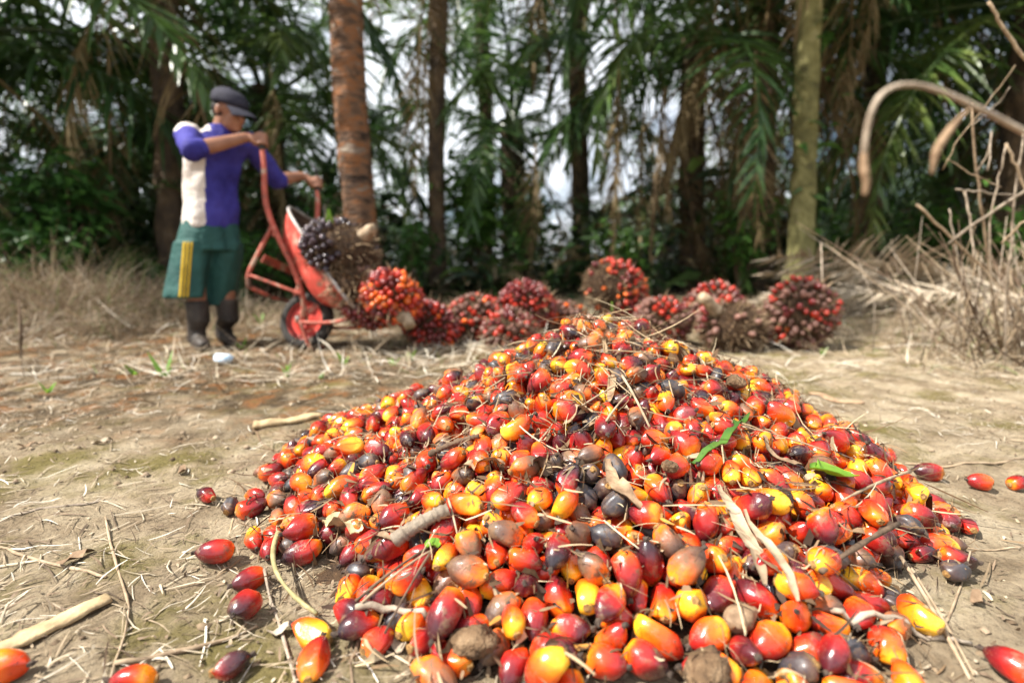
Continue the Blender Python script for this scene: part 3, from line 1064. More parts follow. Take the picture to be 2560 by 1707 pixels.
def tip_shape(P, nlon, seed):
    """withered stigma on the tip"""
    r = np.random.default_rng(seed)
    top = P[-1]
    mb = MB()
    for k in range(3):
        a = r.uniform(0, 6.28)
        mb.tube([top - np.array([0, 0, .002]), top + np.array([math.cos(a) * .0015, math.sin(a) * .0015, .003]),
                 top + np.array([math.cos(a) * .004, math.sin(a) * .004, r.uniform(.003, .007)])], [.0036, .0028, .0009], sides=5)
    return np.concatenate(mb.v), mb.f


def scar_shape(P, seed):
    """rough ring where the fruit sat in the bunch"""
    r = np.random.default_rng(seed)
    bot = P[-2]
    mb = MB()
    mb.tube([bot + np.array([0, 0, .003]), bot + np.array([0, 0, -.0012]), bot + np.array([0, 0, -.0022])], [.0052, .0056, .0030], sides=7)
    v = np.concatenate(mb.v)
    v += r.normal(0, .0005, v.shape)
    return v, mb.f


NVAR = 48
KINDP = [0, 1, 1, 2, 0, 5, 1, 0, 3, 2, 0, 1, 4, 5, 1, 0, 1, 5, 2, 0, 3, 1, 0, 2]
VAR = []
for k in range(NVAR):
    kd = KINDP[k % len(KINDP)]
    r = np.random.default_rng(900 + k)
    sz = r.uniform(0.84, 1.16)
    ln, wd = sz * r.uniform(0.050, 0.060), sz * r.uniform(0.035, 0.041)
    if kd == 3:
        ln, wd = ln * 0.9, wd * 0.9
    wr = 0.08 if kd in (3, 5) else 0.012
    P, F4, F3, ax = fruit_shape(ln, wd, 22, 15, k, wr, 5)
    rnv = r.random()
    me = np_mesh('palm_fruit', P, [F4, F3], attrs={'ax': ax, 'rn': np.full(len(P), rnv)}, mats=[FM[kd]])
    tv, tf = tip_shape(P, 22, k)
    tm = bpy.data.meshes.new('dry_tip')
    tm.from_pydata(tv.tolist(), [], tf)
    tm.materials.append(M_tip)
    sv, sf = scar_shape(P, k)
    sm = bpy.data.meshes.new('stem_scar')
    sm.from_pydata(sv.tolist(), [], sf)
    sm.materials.append(M_scar)
    lo = fruit_shape(ln, wd, 12, 9, k, wr, 5)
    VAR.append(dict(kind=kd, ln=ln, wd=wd, me=me, tip=tm, scar=sm, lo=lo, rn=rnv))

HC = (0.235, 1.26)


HA = np.radians([-180, -157, -140, -119, -98, -78, -58, -40, -24, 0, 14, 45, 90, 135, 180])
HR = np.array([.79, .75, .73, .74, .75, .72, .64, .62, .65, .66, .67, .60, .58, .66, .79])


def heap_q(x, y):
    dx, dy = np.asarray(x, float) - HC[0], np.asarray(y, float) - HC[1]
    a = np.arctan2(dy, dx)
    return np.hypot(dx, dy) / (np.interp(a, HA, HR) * (1 + 0.03 * np.sin(9 * a + 1.0)))


def heap_h(x, y):
    q = np.sqrt(heap_q(x, y) ** 2 + 0.010)
    h = 0.352 * np.clip(1.03 - q, 0, None) ** 1.08
    return h + 0.018 * n2(x, y, 6, 31) * np.clip(1.1 - q, 0, 1)


# core of the heap: husk debris
g = np.linspace(-0.72, 1.16, 110)
g2 = np.linspace(0.36, 2.0, 100)
Xh, Yh = np.meshgrid(g, g2)
qh = heap_q(Xh, Yh)
Zh = np.where(qh < 1.06, T(Xh, Yh) + heap_h(Xh, Yh) - 0.004 + 0.006 * n2(Xh, Yh, 40, 33), T(Xh, Yh) - 0.04)
idx = np.arange(Xh.size).reshape(Xh.shape)
Fh = np.stack([idx[:-1, :-1], idx[:-1, 1:], idx[1:, 1:], idx[1:, :-1]], -1).reshape(-1, 4)
Fh = Fh[(qh.ravel()[Fh] < 1.12).all(1)]
core = link('husk_debris', np_mesh('husk_debris', np.stack([Xh, Yh, Zh], -1).reshape(-1, 3), Fh), M_debris)
tag(core, 'dark brown husk debris packed under the heap of palm fruits', 'debris', kind='stuff')

# settle the loose fruits on the heap: each fruit is a pair of balls pushed apart until nothing overlaps
NF = 1600
pr = np.random.default_rng(77)
cx, cy = [], []
while len(cx) < NF:
    x, y = pr.uniform(-0.75, 1.2, 4000), pr.uniform(0.34, 2.0, 4000)
    q = heap_q(x, y)
    keep = (q < 0.97) | ((q < 1.05) & (pr.random(4000) < 0.35))
    cx += list(x[keep])
    cy += list(y[keep])
cx, cy = np.array(cx[:NF]), np.array(cy[:NF])
vi = pr.integers(0, NVAR, NF)
wd = np.array([v['wd'] for v in VAR])[vi]
ln = np.array([v['ln'] for v in VAR])[vi]
r_ = wd * 0.47
e_ = (ln * 0.94 - 2 * r_) / 2
axv = pr.normal(0, 1, (NF, 3)) * np.array([1, 1, 0.55])
axv /= np.linalg.norm(axv, axis=1, keepdims=True)
cz = T(cx, cy) + np.maximum(heap_h(cx, cy), 0) + r_ + pr.random(NF) * 0.065
cen = np.stack([cx, cy, cz], -1)
A, B = cen - axv * e_[:, None], cen + axv * e_[:, None]
Pp = np.concatenate([A, B])
rad2 = np.concatenate([r_, r_])
fid = np.concatenate([np.arange(NF), np.arange(NF)])
for it in range(110):
    if it % 9 == 0:
        Pf = Pp.astype(np.float32)
        sq = (Pf ** 2).sum(1)
        I, J = [], []
        for s0 in range(0, len(Pf), 1024):
            d2 = sq[s0:s0 + 1024, None] + sq[None] - 2 * Pf[s0:s0 + 1024] @ Pf.T
            a, b = np.nonzero(d2 < 0.056 ** 2)
            a = a + s0
            k = (a < b) & (fid[a] != fid[b])
            I.append(a[k])
            J.append(b[k])
        I, J = np.concatenate(I), np.concatenate(J)
    Pp[:, 2] -= 0.0011 if it < 80 else 0.0003
    d = Pp[J] - Pp[I]
    dist = np.linalg.norm(d, axis=1) + 1e-9
    pen = (rad2[I] + rad2[J]) * 0.965 - dist
    k = pen > 0
    mv = (d[k] / dist[k, None]) * (pen[k] * 0.5)[:, None]
    cor = np.zeros_like(Pp)
    cnt = np.zeros(len(Pp))
    np.add.at(cor, I[k], -mv)
    np.add.at(cor, J[k], mv)
    np.add.at(cnt, I[k], 1)
    np.add.at(cnt, J[k], 1)
    Pp += cor / np.maximum(1, cnt * 0.55)[:, None]
    A, B = Pp[:NF], Pp[NF:]
    d = B - A
    dl = np.linalg.norm(d, axis=1) + 1e-9
    c = (A + B) / 2
    u = d / dl[:, None] * e_[:, None]
    Pp = np.concatenate([c - u, c + u])
    qq = heap_q(Pp[:, 0], Pp[:, 1])
    hh = np.where(qq < 1.06, np.maximum(heap_h(Pp[:, 0], Pp[:, 1]) - 0.004, 0), 0)
    gz = Tf(Pp[:, 0], Pp[:, 1]) if it > 100 else T(Pp[:, 0], Pp[:, 1])
    Pp[:, 2] = np.maximum(Pp[:, 2], gz + hh + rad2)
A, B = Pp[:NF], Pp[NF:]
cen = (A + B) / 2
axv = (B - A)
axv /= np.linalg.norm(axv, axis=1, keepdims=True)
roll = pr.uniform(0, 6.28, NF)

# scattered single fruits on the soil: (u, v, kind, axis direction in degrees)
STRAY = [
    (478, 1145, 2, 150, 'dark red palm fruit with orange end, farthest left of the lone fruits on the soil'),
    (557, 1168, 3, 100, 'dull brown-black palm fruit on bare soil beside the lone dark red fruit'),
    (500, 1275, 1, 200, 'red palm fruit with orange top lying alone left of the heap'),
    (577, 1332, 1, 230, 'red palm fruit with orange tip, upper of two touching left of the heap'),
    (565, 1398, 2, 265, 'dark crimson palm fruit, lower of two touching on the soil left of the heap'),
    (527, 1525, 2, 35, 'large maroon palm fruit with orange end at the lower left'),
    (312, 1568, 1, 190, 'red palm fruit cut by the bottom edge at the lower left'),
    (725, 1535, 0, 95, 'big orange-red palm fruit standing at the bottom edge left of the heap'),
    (750, 1447, 4, 160, 'small bright orange palm fruit at the left front foot of the heap'),
    (2250, 1110, 0, 175, 'orange-red palm fruit lying alone on the soil right of the heap'),
    (2335, 1108, 2, 10, 'maroon palm fruit touching the right picture edge'),
    (2135, 1083, 2, 170, 'dark red palm fruit at the right end of the heap'),
    (2332, 1548, 1, 120, 'red palm fruit in the lower right corner'),
    (2050, 1568, 0, 80, 'orange palm fruit at the bottom edge right of the heap'),
    (8, 1548, 4, 0, 'yellow palm fruit at the lower left corner'),
    (2190, 1330, 3, 20, 'dark blackish palm fruit at the right front foot of the heap'),
    (2025, 1395, 4, 100, 'plain orange palm fruit standing at the right front foot of the heap'),
]
bykind = {k: [i for i, v in enumerate(VAR) if v['kind'] == k] for k in range(6)}


def basis_from_axis(a, roll):
    q = Vector(a).to_track_quat('Z', 'Y')
    return q @ Matrix.Rotation(roll, 4, 'Z').to_quaternion()


def place_fruit(v, loc, quat, label, group):
    o = link('palm_fruit', VAR[v]['me'])
    o.rotation_mode = 'QUATERNION'
    o.location = loc
    o.rotation_quaternion = quat
    tag(o, label, 'palm fruit', group)
    link('dry_tip', VAR[v]['tip'], None, o)
    link('stem_scar', VAR[v]['scar'], None, o)
    return o


stray_xy = []
for k, (u, v, kd, ang, lab) in enumerate(STRAY):
    p = G(u, v + 14)
    vv = bykind[kd][k % len(bykind[kd])]
    a = Vector((math.cos(R(ang)), math.sin(R(ang)), 0.12)).normalized()
    rr = VAR[vv]['wd'] * 0.46
    # scatter must not sit inside the settled heap
    for _ in range(30):
        dd = cen[:, :2] - np.array([p.x, p.y])
        near = (np.hypot(dd[:, 0], dd[:, 1]) < 0.046) & (cen[:, 2] < 0.07)
        if not near.any():
            break
        w = -dd[near].mean(0)
        p.x += 0.006 * w[0] / (np.linalg.norm(w) + 1e-6)
        p.y += 0.006 * w[1] / (np.linalg.norm(w) + 1e-6)
    z = float(Tf(p.x, p.y)) + rr
    stray_xy.append((p.x, p.y, z, rr))
    place_fruit(vv, (p.x, p.y, z), basis_from_axis(a, k * 1.7), lab, 'lone palm fruits around the heap')

# which fruits show largest: a coarse picture of discs
us, vs, zc = proj(cen)
pxr = (r_ + e_ * 0.6) / zc * 1280 / KD
GW, GH, K = 588, 392, 4.0
buf = np.full((GH, GW), -1, np.int32)
for i in np.argsort(-zc):
    x0, x1 = int((us[i] - pxr[i]) / K), int((us[i] + pxr[i]) / K) + 1
    y0, y1 = int((vs[i] - pxr[i]) / K), int((vs[i] + pxr[i]) / K) + 1
    x0, y0, x1, y1 = max(x0, 0), max(y0, 0), min(x1, GW), min(y1, GH)
    if x0 >= x1 or y0 >= y1:
        continue
    yy, xx = np.mgrid[y0:y1, x0:x1]
    m = ((xx + .5) * K - us[i]) ** 2 + ((yy + .5) * K - vs[i]) ** 2 < pxr[i] ** 2
    buf[y0:y1, x0:x1][m] = i
vis = np.bincount(buf[buf >= 0], minlength=NF)
single = np.argsort(-vis)[:300]
is_single = np.zeros(NF, bool)
is_single[single] = True


def zone(u, v):
    if v > 1430:
        a = 'at the front edge of the heap'
    elif v > 1270:
        a = 'low on the heap'
    elif v > 1130:
        a = 'halfway up the heap'
    else:
        a = 'high on the heap'
    lim = [880, 1150, 1420, 1700, 1950]
    b = ['far left', 'left', 'centre left', 'centre right', 'right', 'far right'][sum(u > l for l in lim)]
    return a + ', ' + b


byz = {}
for i in single:
    byz.setdefault((VAR[vi[i]]['kind'], zone(us[i], vs[i])), []).append(i)
lab_of = {}
for (kd, zn), lst in byz.items():
    lst.sort(key=lambda i: us[i])
    for j, i in enumerate(lst):
        s = FNAMES[kd] + ' ' + zn
        s = s.replace('bruised dirty orange-brown', 'bruised brown').replace('glossy orange palm fruit with yellow base', 'orange yellow-based palm fruit')
        if len(lst) == 2:
            s += ', ' + ['left', 'right'][j] + ' of two'
        elif len(lst) > 2:
            s += ', ' + ORD[j] + ' from left'
        lab_of[i] = s
for i in sorted(single):
    place_fruit(vi[i], cen[i], basis_from_axis(axv[i], roll[i]), lab_of[i], 'loose palm fruits of the heap')

# all the other fruits of the heap in one mesh
bV, b4, b3, bax, brn, m4, m3, off = [], [], [], [], [], [], [], 0
for i in np.nonzero(~is_single)[0]:
    P, F4, F3, ax = VAR[vi[i]]['lo']
    M = np.array(basis_from_axis(axv[i], roll[i]).to_matrix())
    bV.append(P @ M.T + cen[i])
    b4.append(F4 + off)
    b3.append(F3 + off)
    bax.append(ax)
    brn.append(np.full(len(P), VAR[vi[i]]['rn']))
    m4.append(np.full(len(F4), VAR[vi[i]]['kind']))
    m3.append(np.full(len(F3), VAR[vi[i]]['kind']))
    off += len(P)
rest = link('heaped_palm_fruits', np_mesh('heaped_palm_fruits', np.concatenate(bV), [np.concatenate(b4), np.concatenate(b3)],
            attrs={'ax': np.concatenate(bax), 'rn': np.concatenate(brn)}, mats=FM, midx=np.concatenate([np.concatenate(m4), np.concatenate(m3)])))
tag(rest, 'mass of small red and orange palm fruits making up the upper heap', 'palm fruits', kind='stuff')

# height of the finished heap, for what lies on top of it
HX0, HY0, HS = -0.8, 0.3, 0.006
HW, HH = int(2.1 / HS), int(1.8 / HS)
hx = HX0 + np.arange(HW) * HS
hy = HY0 + np.arange(HH) * HS
HM = Tf(*np.meshgrid(hx, hy))
allP = np.concatenate([Pp, np.array([(a, b, c) for a, b, c, _ in stray_xy])])
allR = np.concatenate([rad2, np.array([q for *_, q in stray_xy])])
for p, rr in zip(allP, allR):
    i0, i1 = int((p[0] - rr - HX0) / HS), int((p[0] + rr - HX0) / HS) + 2
    j0, j1 = int((p[1] - rr - HY0) / HS), int((p[1] + rr - HY0) / HS) + 2
    i0, j0, i1, j1 = max(i0, 0), max(j0, 0), min(i1, HW), min(j1, HH)
    if i0 >= i1 or j0 >= j1:
        continue
    xx, yy = np.meshgrid(hx[i0:i1], hy[j0:j1])
    d2 = (xx - p[0]) ** 2 + (yy - p[1]) ** 2
    zz = np.where(d2 < rr * rr, p[2] + np.sqrt(np.maximum(rr * rr - d2, 0)), -9)
    HM[j0:j1, i0:i1] = np.maximum(HM[j0:j1, i0:i1], zz)


def top(x, y):
    x, y = np.asarray(x, float), np.asarray(y, float)
    i = np.clip(((x - HX0) / HS).astype(int), 0, HW - 1)
    j = np.clip(((y - HY0) / HS).astype(int), 0, HH - 1)
    ins = (x > HX0) & (x < HX0 + HW * HS) & (y > HY0) & (y < HY0 + HH * HS)
    return np.where(ins, HM[j, i], Tf(x, y))


def hit(u, v):
    """picture point -> point on the heap or the soil"""
    d = ray(u, v)
    t = 0.3
    while t < 6:
        p = d * t
        if p[2] + CAM_H <= float(top(p[0], p[1])):
            break
        t += 0.004
    return Vector((p[0], p[1], p[2] + CAM_H))


def lay(a, b, n=9, bend=0.0, lift=0.003, stiff=True):
    """a path from a to b that rests on what lies below it"""
    a, b = np.array(a), np.array(b)
    s = np.linspace(0, 1, n)
    P = a[None] + (b - a)[None] * s[:, None]
    side = np.array([-(b - a)[1], (b - a)[0], 0])
    P = P + side * (bend * 4 * s * (1 - s))[:, None]
    h = top(P[:, 0], P[:, 1])
    if stiff:                                     # a straight rod propped on the highest points
        z0, z1 = h[0], h[-1]
        line = z0 + (z1 - z0) * s
        need = np.max(np.where((s > 0.05) & (s < 0.95), h - line, 0))
        P[:, 2] = line + need * 0.65 + lift + 0.004 * (1 - (2 * s - 1) ** 2)
    else:
        hs = np.convolve(np.pad(h, 2, 'edge'), np.ones(5) / 5, 'valid')
        P[:, 2] = np.maximum(h, hs) + lift
    return P


def stick(name, u0, v0, u1, v1, r0, r1, mat, label, cat='twig', bend=0.0, group='twigs and stalks on the fruit heap', flat=None, knobs=0.0, sides=7, n=11, stiff=True):
    P = lay(hit(u0, v0), hit(u1, v1), n, bend, lift=max(r0, r1) * (flat or 1) * 0.9, stiff=stiff)
    rad = np.linspace(r0, r1, n)
    if knobs:
        P = np.stack([np.interp(np.linspace(0, 1, 40), np.linspace(0, 1, n), P[:, i]) for i in range(3)], -1)
        rad = np.interp(np.linspace(0, 1, 40), np.linspace(0, 1, n), rad) * (1 + knobs * np.random.default_rng(int(u0)).normal(0, 1, 40))
    else:
        rad = rad * (1 + 0.12 * np.random.default_rng(int(u0)).normal(0, 1, n))
    c = P[len(P) // 2]
    mb = MB().tube(P - c, rad, sides=sides, flat=flat)
    o = mb.build(name, mat)
    o.location = c
    return tag(o, label, cat, group)


def blade(name, pts, width, mat, label, cat='leaf', group=None, thick=0.0012, curl=0.3, lift=0.004, on=None):
    """a leaf strip with a folded midrib along the given picture points"""
    P = np.array([tuple(hit(u, v)) for u, v in pts])
    n = 14
    s = np.linspace(0, 1, len(P))
    S = np.linspace(0, 1, n)
    P = np.stack([np.interp(S, s, P[:, i]) for i in range(3)], -1)
    ker = np.ones(5) / 5
    h = top(P[:, 0], P[:, 1])
    for i in range(3):
        P[:, i] = np.convolve(np.pad(P[:, i], 2, 'edge'), ker, 'valid')
    hp = np.pad(h, 2, 'edge')
    hmx = np.max([hp[i:i + n] for i in range(5)], axis=0)
    P[:, 2] = np.maximum(P[:, 2], 0.75 * np.convolve(np.pad(hmx, 2, 'edge'), ker, 'valid') + 0.25 * h) + lift
    V = []
    for i in range(n):
        t = P[min(i + 1, n - 1)] - P[max(i - 1, 0)]
        t /= np.linalg.norm(t) + 1e-9
        sd = np.cross(t, [0, 0, 1.0])
        sd /= np.linalg.norm(sd) + 1e-9
        up = np.cross(sd, t)
        w = width / 2 * max(0.12, math.sin(math.pi * min(0.97, max(0.06, S[i]))) ** 0.6)
        cu = curl * math.sin(S[i] * 9 + width * 900)
        for k, (a, b) in enumerate(((-1, 0.35 + cu), (-0.5, 0.12), (0, 0), (0.5, 0.12), (1, 0.35 - cu))):
            V.append(P[i] + sd * w * a + up * w * b)
    V = np.array(V)
    F = [[i * 5 + k, i * 5 + k + 1, (i + 1) * 5 + k + 1, (i + 1) * 5 + k] for i in range(n - 1) for k in range(4)]
    c = P[n // 2]
    mb = MB().add(V - c, F)
    mb.add(V - c - np.array([0, 0, thick]), [f[::-1] for f in F])
    o = mb.build(name, mat)
    o.location = c
    return tag(o, label, cat, group)


GT = 'leaf scraps on the fruit heap'
stick('dry_stalk', 1880, 1378, 2052, 1312, .0042, .0036, M_twigd, 'straight brown stick lying across the right front of the heap')
stick('straw_stem', 2068, 1285, 2228, 1566, .0030, .0022, M_stick, 'long pale straw running off the right foot of the heap', 'straw')
stick('straw_stem', 2085, 1300, 2236, 1560, .0022, .0014, M_stick, 'thinner pale straw beside the long one at the right foot of the heap', 'straw')
stick('dry_stalk', 2088, 1100, 1932, 1170, .0030, .0022, M_stick, 'tan twig lying near the green leaf on the right of the heap')
stick('spikelet_stalk', 985, 1068, 1100, 1008, .0062, .0040, M_twigd, 'dark knobbly spikelet stalk on the left of the heap', knobs=0.22)
stick('spikelet_stalk', 905, 1262, 1030, 1192, .0115, .0100, M_twigl, 'thick grey-brown chunk of spikelet on the left front of the heap', 'stalk', knobs=0.10)
stick('dry_stalk', 640, 1232, 728, 1418, .0050, .0026, noise_mat('green_brown_stalk', [(0.3, (0.16, 0.13, 0.05)), (0.7, (0.38, 0.34, 0.17))], scale=30, rough=0.7), 'curved greenish stalk at the left foot of the heap', 'stalk', bend=-0.10)
stick('straw_stem', 818, 1392, 985, 1268, .0024, .0018, M_twigd, 'brown straw across the left front of the heap, upper of a pair', 'straw')
stick('straw_stem', 832, 1398, 992, 1278, .0020, .0014, M_stick, 'tan straw across the left front of the heap, lower of a pair', 'straw')
stick('dry_stalk', 1225, 828, 1552, 850, .0020, .0014, M_twigd, 'long thin dark twig lying across the upper heap', bend=0.05)
stick('straw_stem', 1422, 712, 1560, 768, .0034, .0024, M_stick, 'pale straw lying over the top of the heap', 'straw')
stick('straw_stem', 1428, 880, 1492, 985, .0026, .0020, M_stick, 'tan straw slanting down the upper middle of the heap', 'straw')
stick('straw_stem', 1392, 990, 1442, 915, .0020, .0016, M_stick, 'tan straw leaning up to the slanting one on the upper middle', 'straw')
stick('straw_stem', 1330, 945, 1450, 900, .0018, .0012, M_stick, 'thin straw on the upper middle of the heap left of the slanting pair', 'straw')
stick('dry_stalk', 1000, 1275, 885, 1500, .0016, .0014, M_twigd, 'thin dark twig trailing down the left front of the heap')
stick('dry_stalk', 1120, 905, 1240, 838, .0018, .0012, M_stick, 'thin tan twig on the upper left of the heap')
stick('dry_stalk', 1560, 800, 1760, 846, .0020, .0012, M_twigd, 'dark twig on the upper right slope of the heap')
stick('dry_stalk', 1700, 1000, 1905, 1065, .0016, .0012, M_stick, 'tan twig on the right slope above the green leaf')
stick('dry_stalk', 1030, 1170, 1055, 1260, .0018, .0010, M_stick, 'short pale twig on the left of the heap above the grey chunk')
blade('leaf_strip', [(1642, 1118), (1690, 1210), (1735, 1300), (1758, 1388)], .019, M_stick, 'frayed grey-brown leaf strip running down the right front of the heap', 'leaf strip', GT, curl=0.1)
blade('leaf_strip', [(1700, 1180), (1770, 1270), (1810, 1350), (1832, 1442)], .013, M_stick, 'tan split leaf strip right of the frayed grey-brown one', 'leaf strip', GT, curl=0.1)
blade('grass_blade', [(1572, 1082), (1640, 1040), (1690, 1000), (1725, 968)], .014, M_leafg, 'narrow green blade arching over the right of the heap', 'leaf', GT, curl=0.1)
blade('leaf', [(1855, 1085), (1885, 1095), (1920, 1106), (1965, 1122)], .066, M_fresh, 'broad green leaf piece on the right slope of the heap', 'leaf', GT, curl=0.05, lift=0.010)
blade('dead_leaf', [(1390, 1085), (1415, 1130), (1450, 1170), (1475, 1200)], .026, M_leafb, 'curled tan dead leaf in the middle of the heap', 'leaf', GT)
blade('dead_leaf', [(735, 1205), (770, 1205), (800, 1215), (835, 1235)], .034, M_stalk, 'pale shredded husk leaf at the left of the heap', 'leaf', GT, curl=0.5)
blade('dead_leaf', [(1210, 1085), (1240, 1092), (1275, 1110)], .030, M_twigd, 'black curled dead leaf in the middle left of the heap', 'leaf', GT, curl=0.5)
blade('dead_leaf', [(1290, 985), (1330, 965), (1365, 950)], .020, M_leafb, 'brown dead leaf on the upper middle of the heap', 'leaf', GT, curl=0.4)
blade('dead_leaf', [(1060, 1085), (1110, 1075), (1165, 1085)], .020, M_leafb, 'long brown dead leaf left of the heap middle', 'leaf', GT, curl=0.4)
blade('dead_leaf', [(1410, 868), (1405, 900), (1398, 935)], .016, M_leafb, 'upright brown dead leaf high on the heap', 'leaf', GT, curl=0.3)
blade('dead_leaf', [(1745, 1040), (1800, 1065), (1850, 1078)], .016, M_leafb, 'grey-brown pod leaf lying left above the green leaf', 'leaf', GT, curl=0.2)
blade('leaf', [(975, 1272), (995, 1262), (1015, 1258)], .022, M_fresh, 'small green leaf scrap beside the grey chunk of spikelet', 'leaf', GT, curl=0.1)
blade('leaf', [(1402, 722), (1410, 712), (1420, 703)], .020, M_fresh, 'small green leaf scrap on the top of the heap', 'leaf', GT, curl=0.1)
blade('dead_leaf', [(890, 1250), (850, 1268), (905, 1300)], .015, M_leafb, 'small brown leaf scrap at the left of the heap', 'leaf', GT, curl=0.3)

# lumps of dry fibre
for (u, v, w, lab) in ((1090, 1485, .030, 'grey-brown lump of dry fibre at the front of the heap'),
                       (1700, 1425, .022, 'round pale fibre lump at the right front of the heap'),
                       (1540, 1075, .016, 'small dark fibre lump in the middle of the heap'),
                       (1625, 1555, .030, 'grey clod at the bottom edge of the heap'),
                       (1690, 880, .022, 'brown fibre lump on the upper right of the heap')):
    p = hit(u, v)
    mb = MB().ell((0, 0, 0), (w, w * 0.75, w * 0.6), nu=22, nv=14)
    vv = mb.v[0]
    nn = vnoise(vv * 90 + u, 3)[:, None] * 0.22 + vnoise(vv * 260 + u, 4)[:, None] * 0.14
    mb.v[0] = vv * (1 + nn)
    o = mb.build('fibre_lump', M_leafb if 'pale' in lab else M_husk)
    o.location = (p.x, p.y, p.z + w * 0.2)
    o.rotation_euler = (0.3, 0.2, u)
    tag(o, lab, 'fibre lump', 'fibre lumps on the fruit heap')

# loose fibres and chaff over the heap
N = 15000
x, y = pr.uniform(-0.7, 1.15, N), pr.uniform(0.4, 1.9, N)
q = heap_q(x, y)
k = (q < 1.12) & (pr.random(N) < 0.45 + 0.55 * sstep(0.6, 0.1, q) + 0.3 * n2(x, y, 5, 41))
x, y = x[k], y[k]
N = len(x)
L = pr.uniform(0.01, 0.055, N) * (1 + 0.8 * sstep(0.6, 0.1, q[k])) * np.where(pr.random(N) < 0.12, 2.2, 1)
a = pr.uniform(0, 6.28, N)
D = np.stack([np.cos(a), np.sin(a), pr.normal(0, 0.22, N)], -1)
zz = np.maximum(top(x, y), 0) + 0.001
P0 = np.stack([x, y, zz], -1)
v, f, n = ribbons(P0, D, L, pr.uniform(0.0009, 0.0040, N), pr.uniform(-0.15, 0.25, N), 4, roll=pr.normal(0, 0.8, N), taper=0.4, side=pr.normal(0, 0.2, N))
tz = top(v[..., 0], v[..., 1])
v[..., 2] = np.maximum(v[..., 2], tz + 0.0006)
fcol = np.array([[0.10, 0.06, 0.03], [0.20, 0.13, 0.07], [0.34, 0.25, 0.15], [0.45, 0.36, 0.23], [0.05, 0.03, 0.02]])
cc = fcol[pr.choice(5, N, p=[.28, .27, .2, .1, .15])]
fib = link('dry_fibres', np_mesh('dry_fibres', v.reshape(-1, 3), f, rep(cc, n), smooth=False), M_fibre)
tag(fib, 'dry brown fibres and chaff strewn over the fruit heap', 'fibres', kind='stuff')

# longer straw tangled over the upper heap
N = 1000
x, y = pr.uniform(-0.5, 0.9, N), pr.uniform(0.6, 1.7, N)
k = pr.random(N) < np.clip(1.15 - 1.2 * heap_q(x, y), 0.05, 1)
x, y = x[k], y[k]
N = len(x)
a = pr.normal(0.2, 0.8, N)
L = pr.uniform(0.05, 0.13, N)
D = np.stack([np.cos(a), np.sin(a), np.zeros(N)], -1)
e1 = top(x + D[:, 0] * L, y + D[:, 1] * L)
e0 = top(x, y)
D[:, 2] = (e1 - e0) / L
v, f, n = ribbons(np.stack([x, y, e0 + 0.004], -1), D, L, pr.uniform(0.0012, 0.0034, N), pr.uniform(-0.08, 0.02, N), 6, roll=pr.normal(0, 0.8, N), taper=0.5, side=pr.normal(0, 0.12, N))
v[..., 2] = np.maximum(v[..., 2], top(v[..., 0], v[..., 1]) - 0.004)
sc = np.array([[0.36, 0.28, 0.18], [0.24, 0.17, 0.10], [0.12, 0.08, 0.05], [0.46, 0.38, 0.26]])
o = link('tangled_straw', np_mesh('tangled_straw', v.reshape(-1, 3), f, rep(sc[pr.integers(0, 4, N)], n), smooth=False), M_fibre)
tag(o, 'tangled thin straw over the upper part of the fruit heap', 'straw', kind='stuff')

# flakes of husk and broken calyx between the fruits
N = 4200
x, y = pr.uniform(-0.7, 1.1, N), pr.uniform(0.4, 1.9, N)
k = heap_q(x, y) < 1.06
x, y = x[k], y[k]
N = len(x)
a = pr.uniform(0, 6.28, N)
L = pr.uniform(0.010, 0.032, N)
v, f, n = ribbons(np.stack([x, y, top(x, y) - 0.006], -1), np.stack([np.cos(a), np.sin(a), pr.normal(0.15, 0.4, N)], -1), L, L * pr.uniform(0.2, 0.55, N), pr.uniform(-0.3, 0.5, N), 3, roll=pr.normal(0, 0.7, N), taper=0.3)
v[..., 2] = np.maximum(v[..., 2], top(v[..., 0], v[..., 1]) - 0.012)
hc = np.array([[0.05, 0.03, 0.02], [0.11, 0.065, 0.035], [0.20, 0.13, 0.075], [0.30, 0.22, 0.14], [0.42, 0.20, 0.04]])
o = link('husk_flakes', np_mesh('husk_flakes', v.reshape(-1, 3), f, rep(hc[pr.choice(5, N, p=[.25, .3, .22, .13, .10])], n)), M_fibre)
tag(o, 'brown husk flakes lodged between the fruits of the heap', 'husk flakes', kind='stuff')

# ---------------------------------------------------------------- fruit bunches
FSH = {}
for k in range(3):
    P, F4, F3, ax = fruit_shape(0.050, 0.042, 8, 5, 60 + k, facets=1)
    for nm in FB:
        FSH[(nm, k)] = np_mesh('bunch_fruit', P, [F4, F3], mats=[FB[nm]])


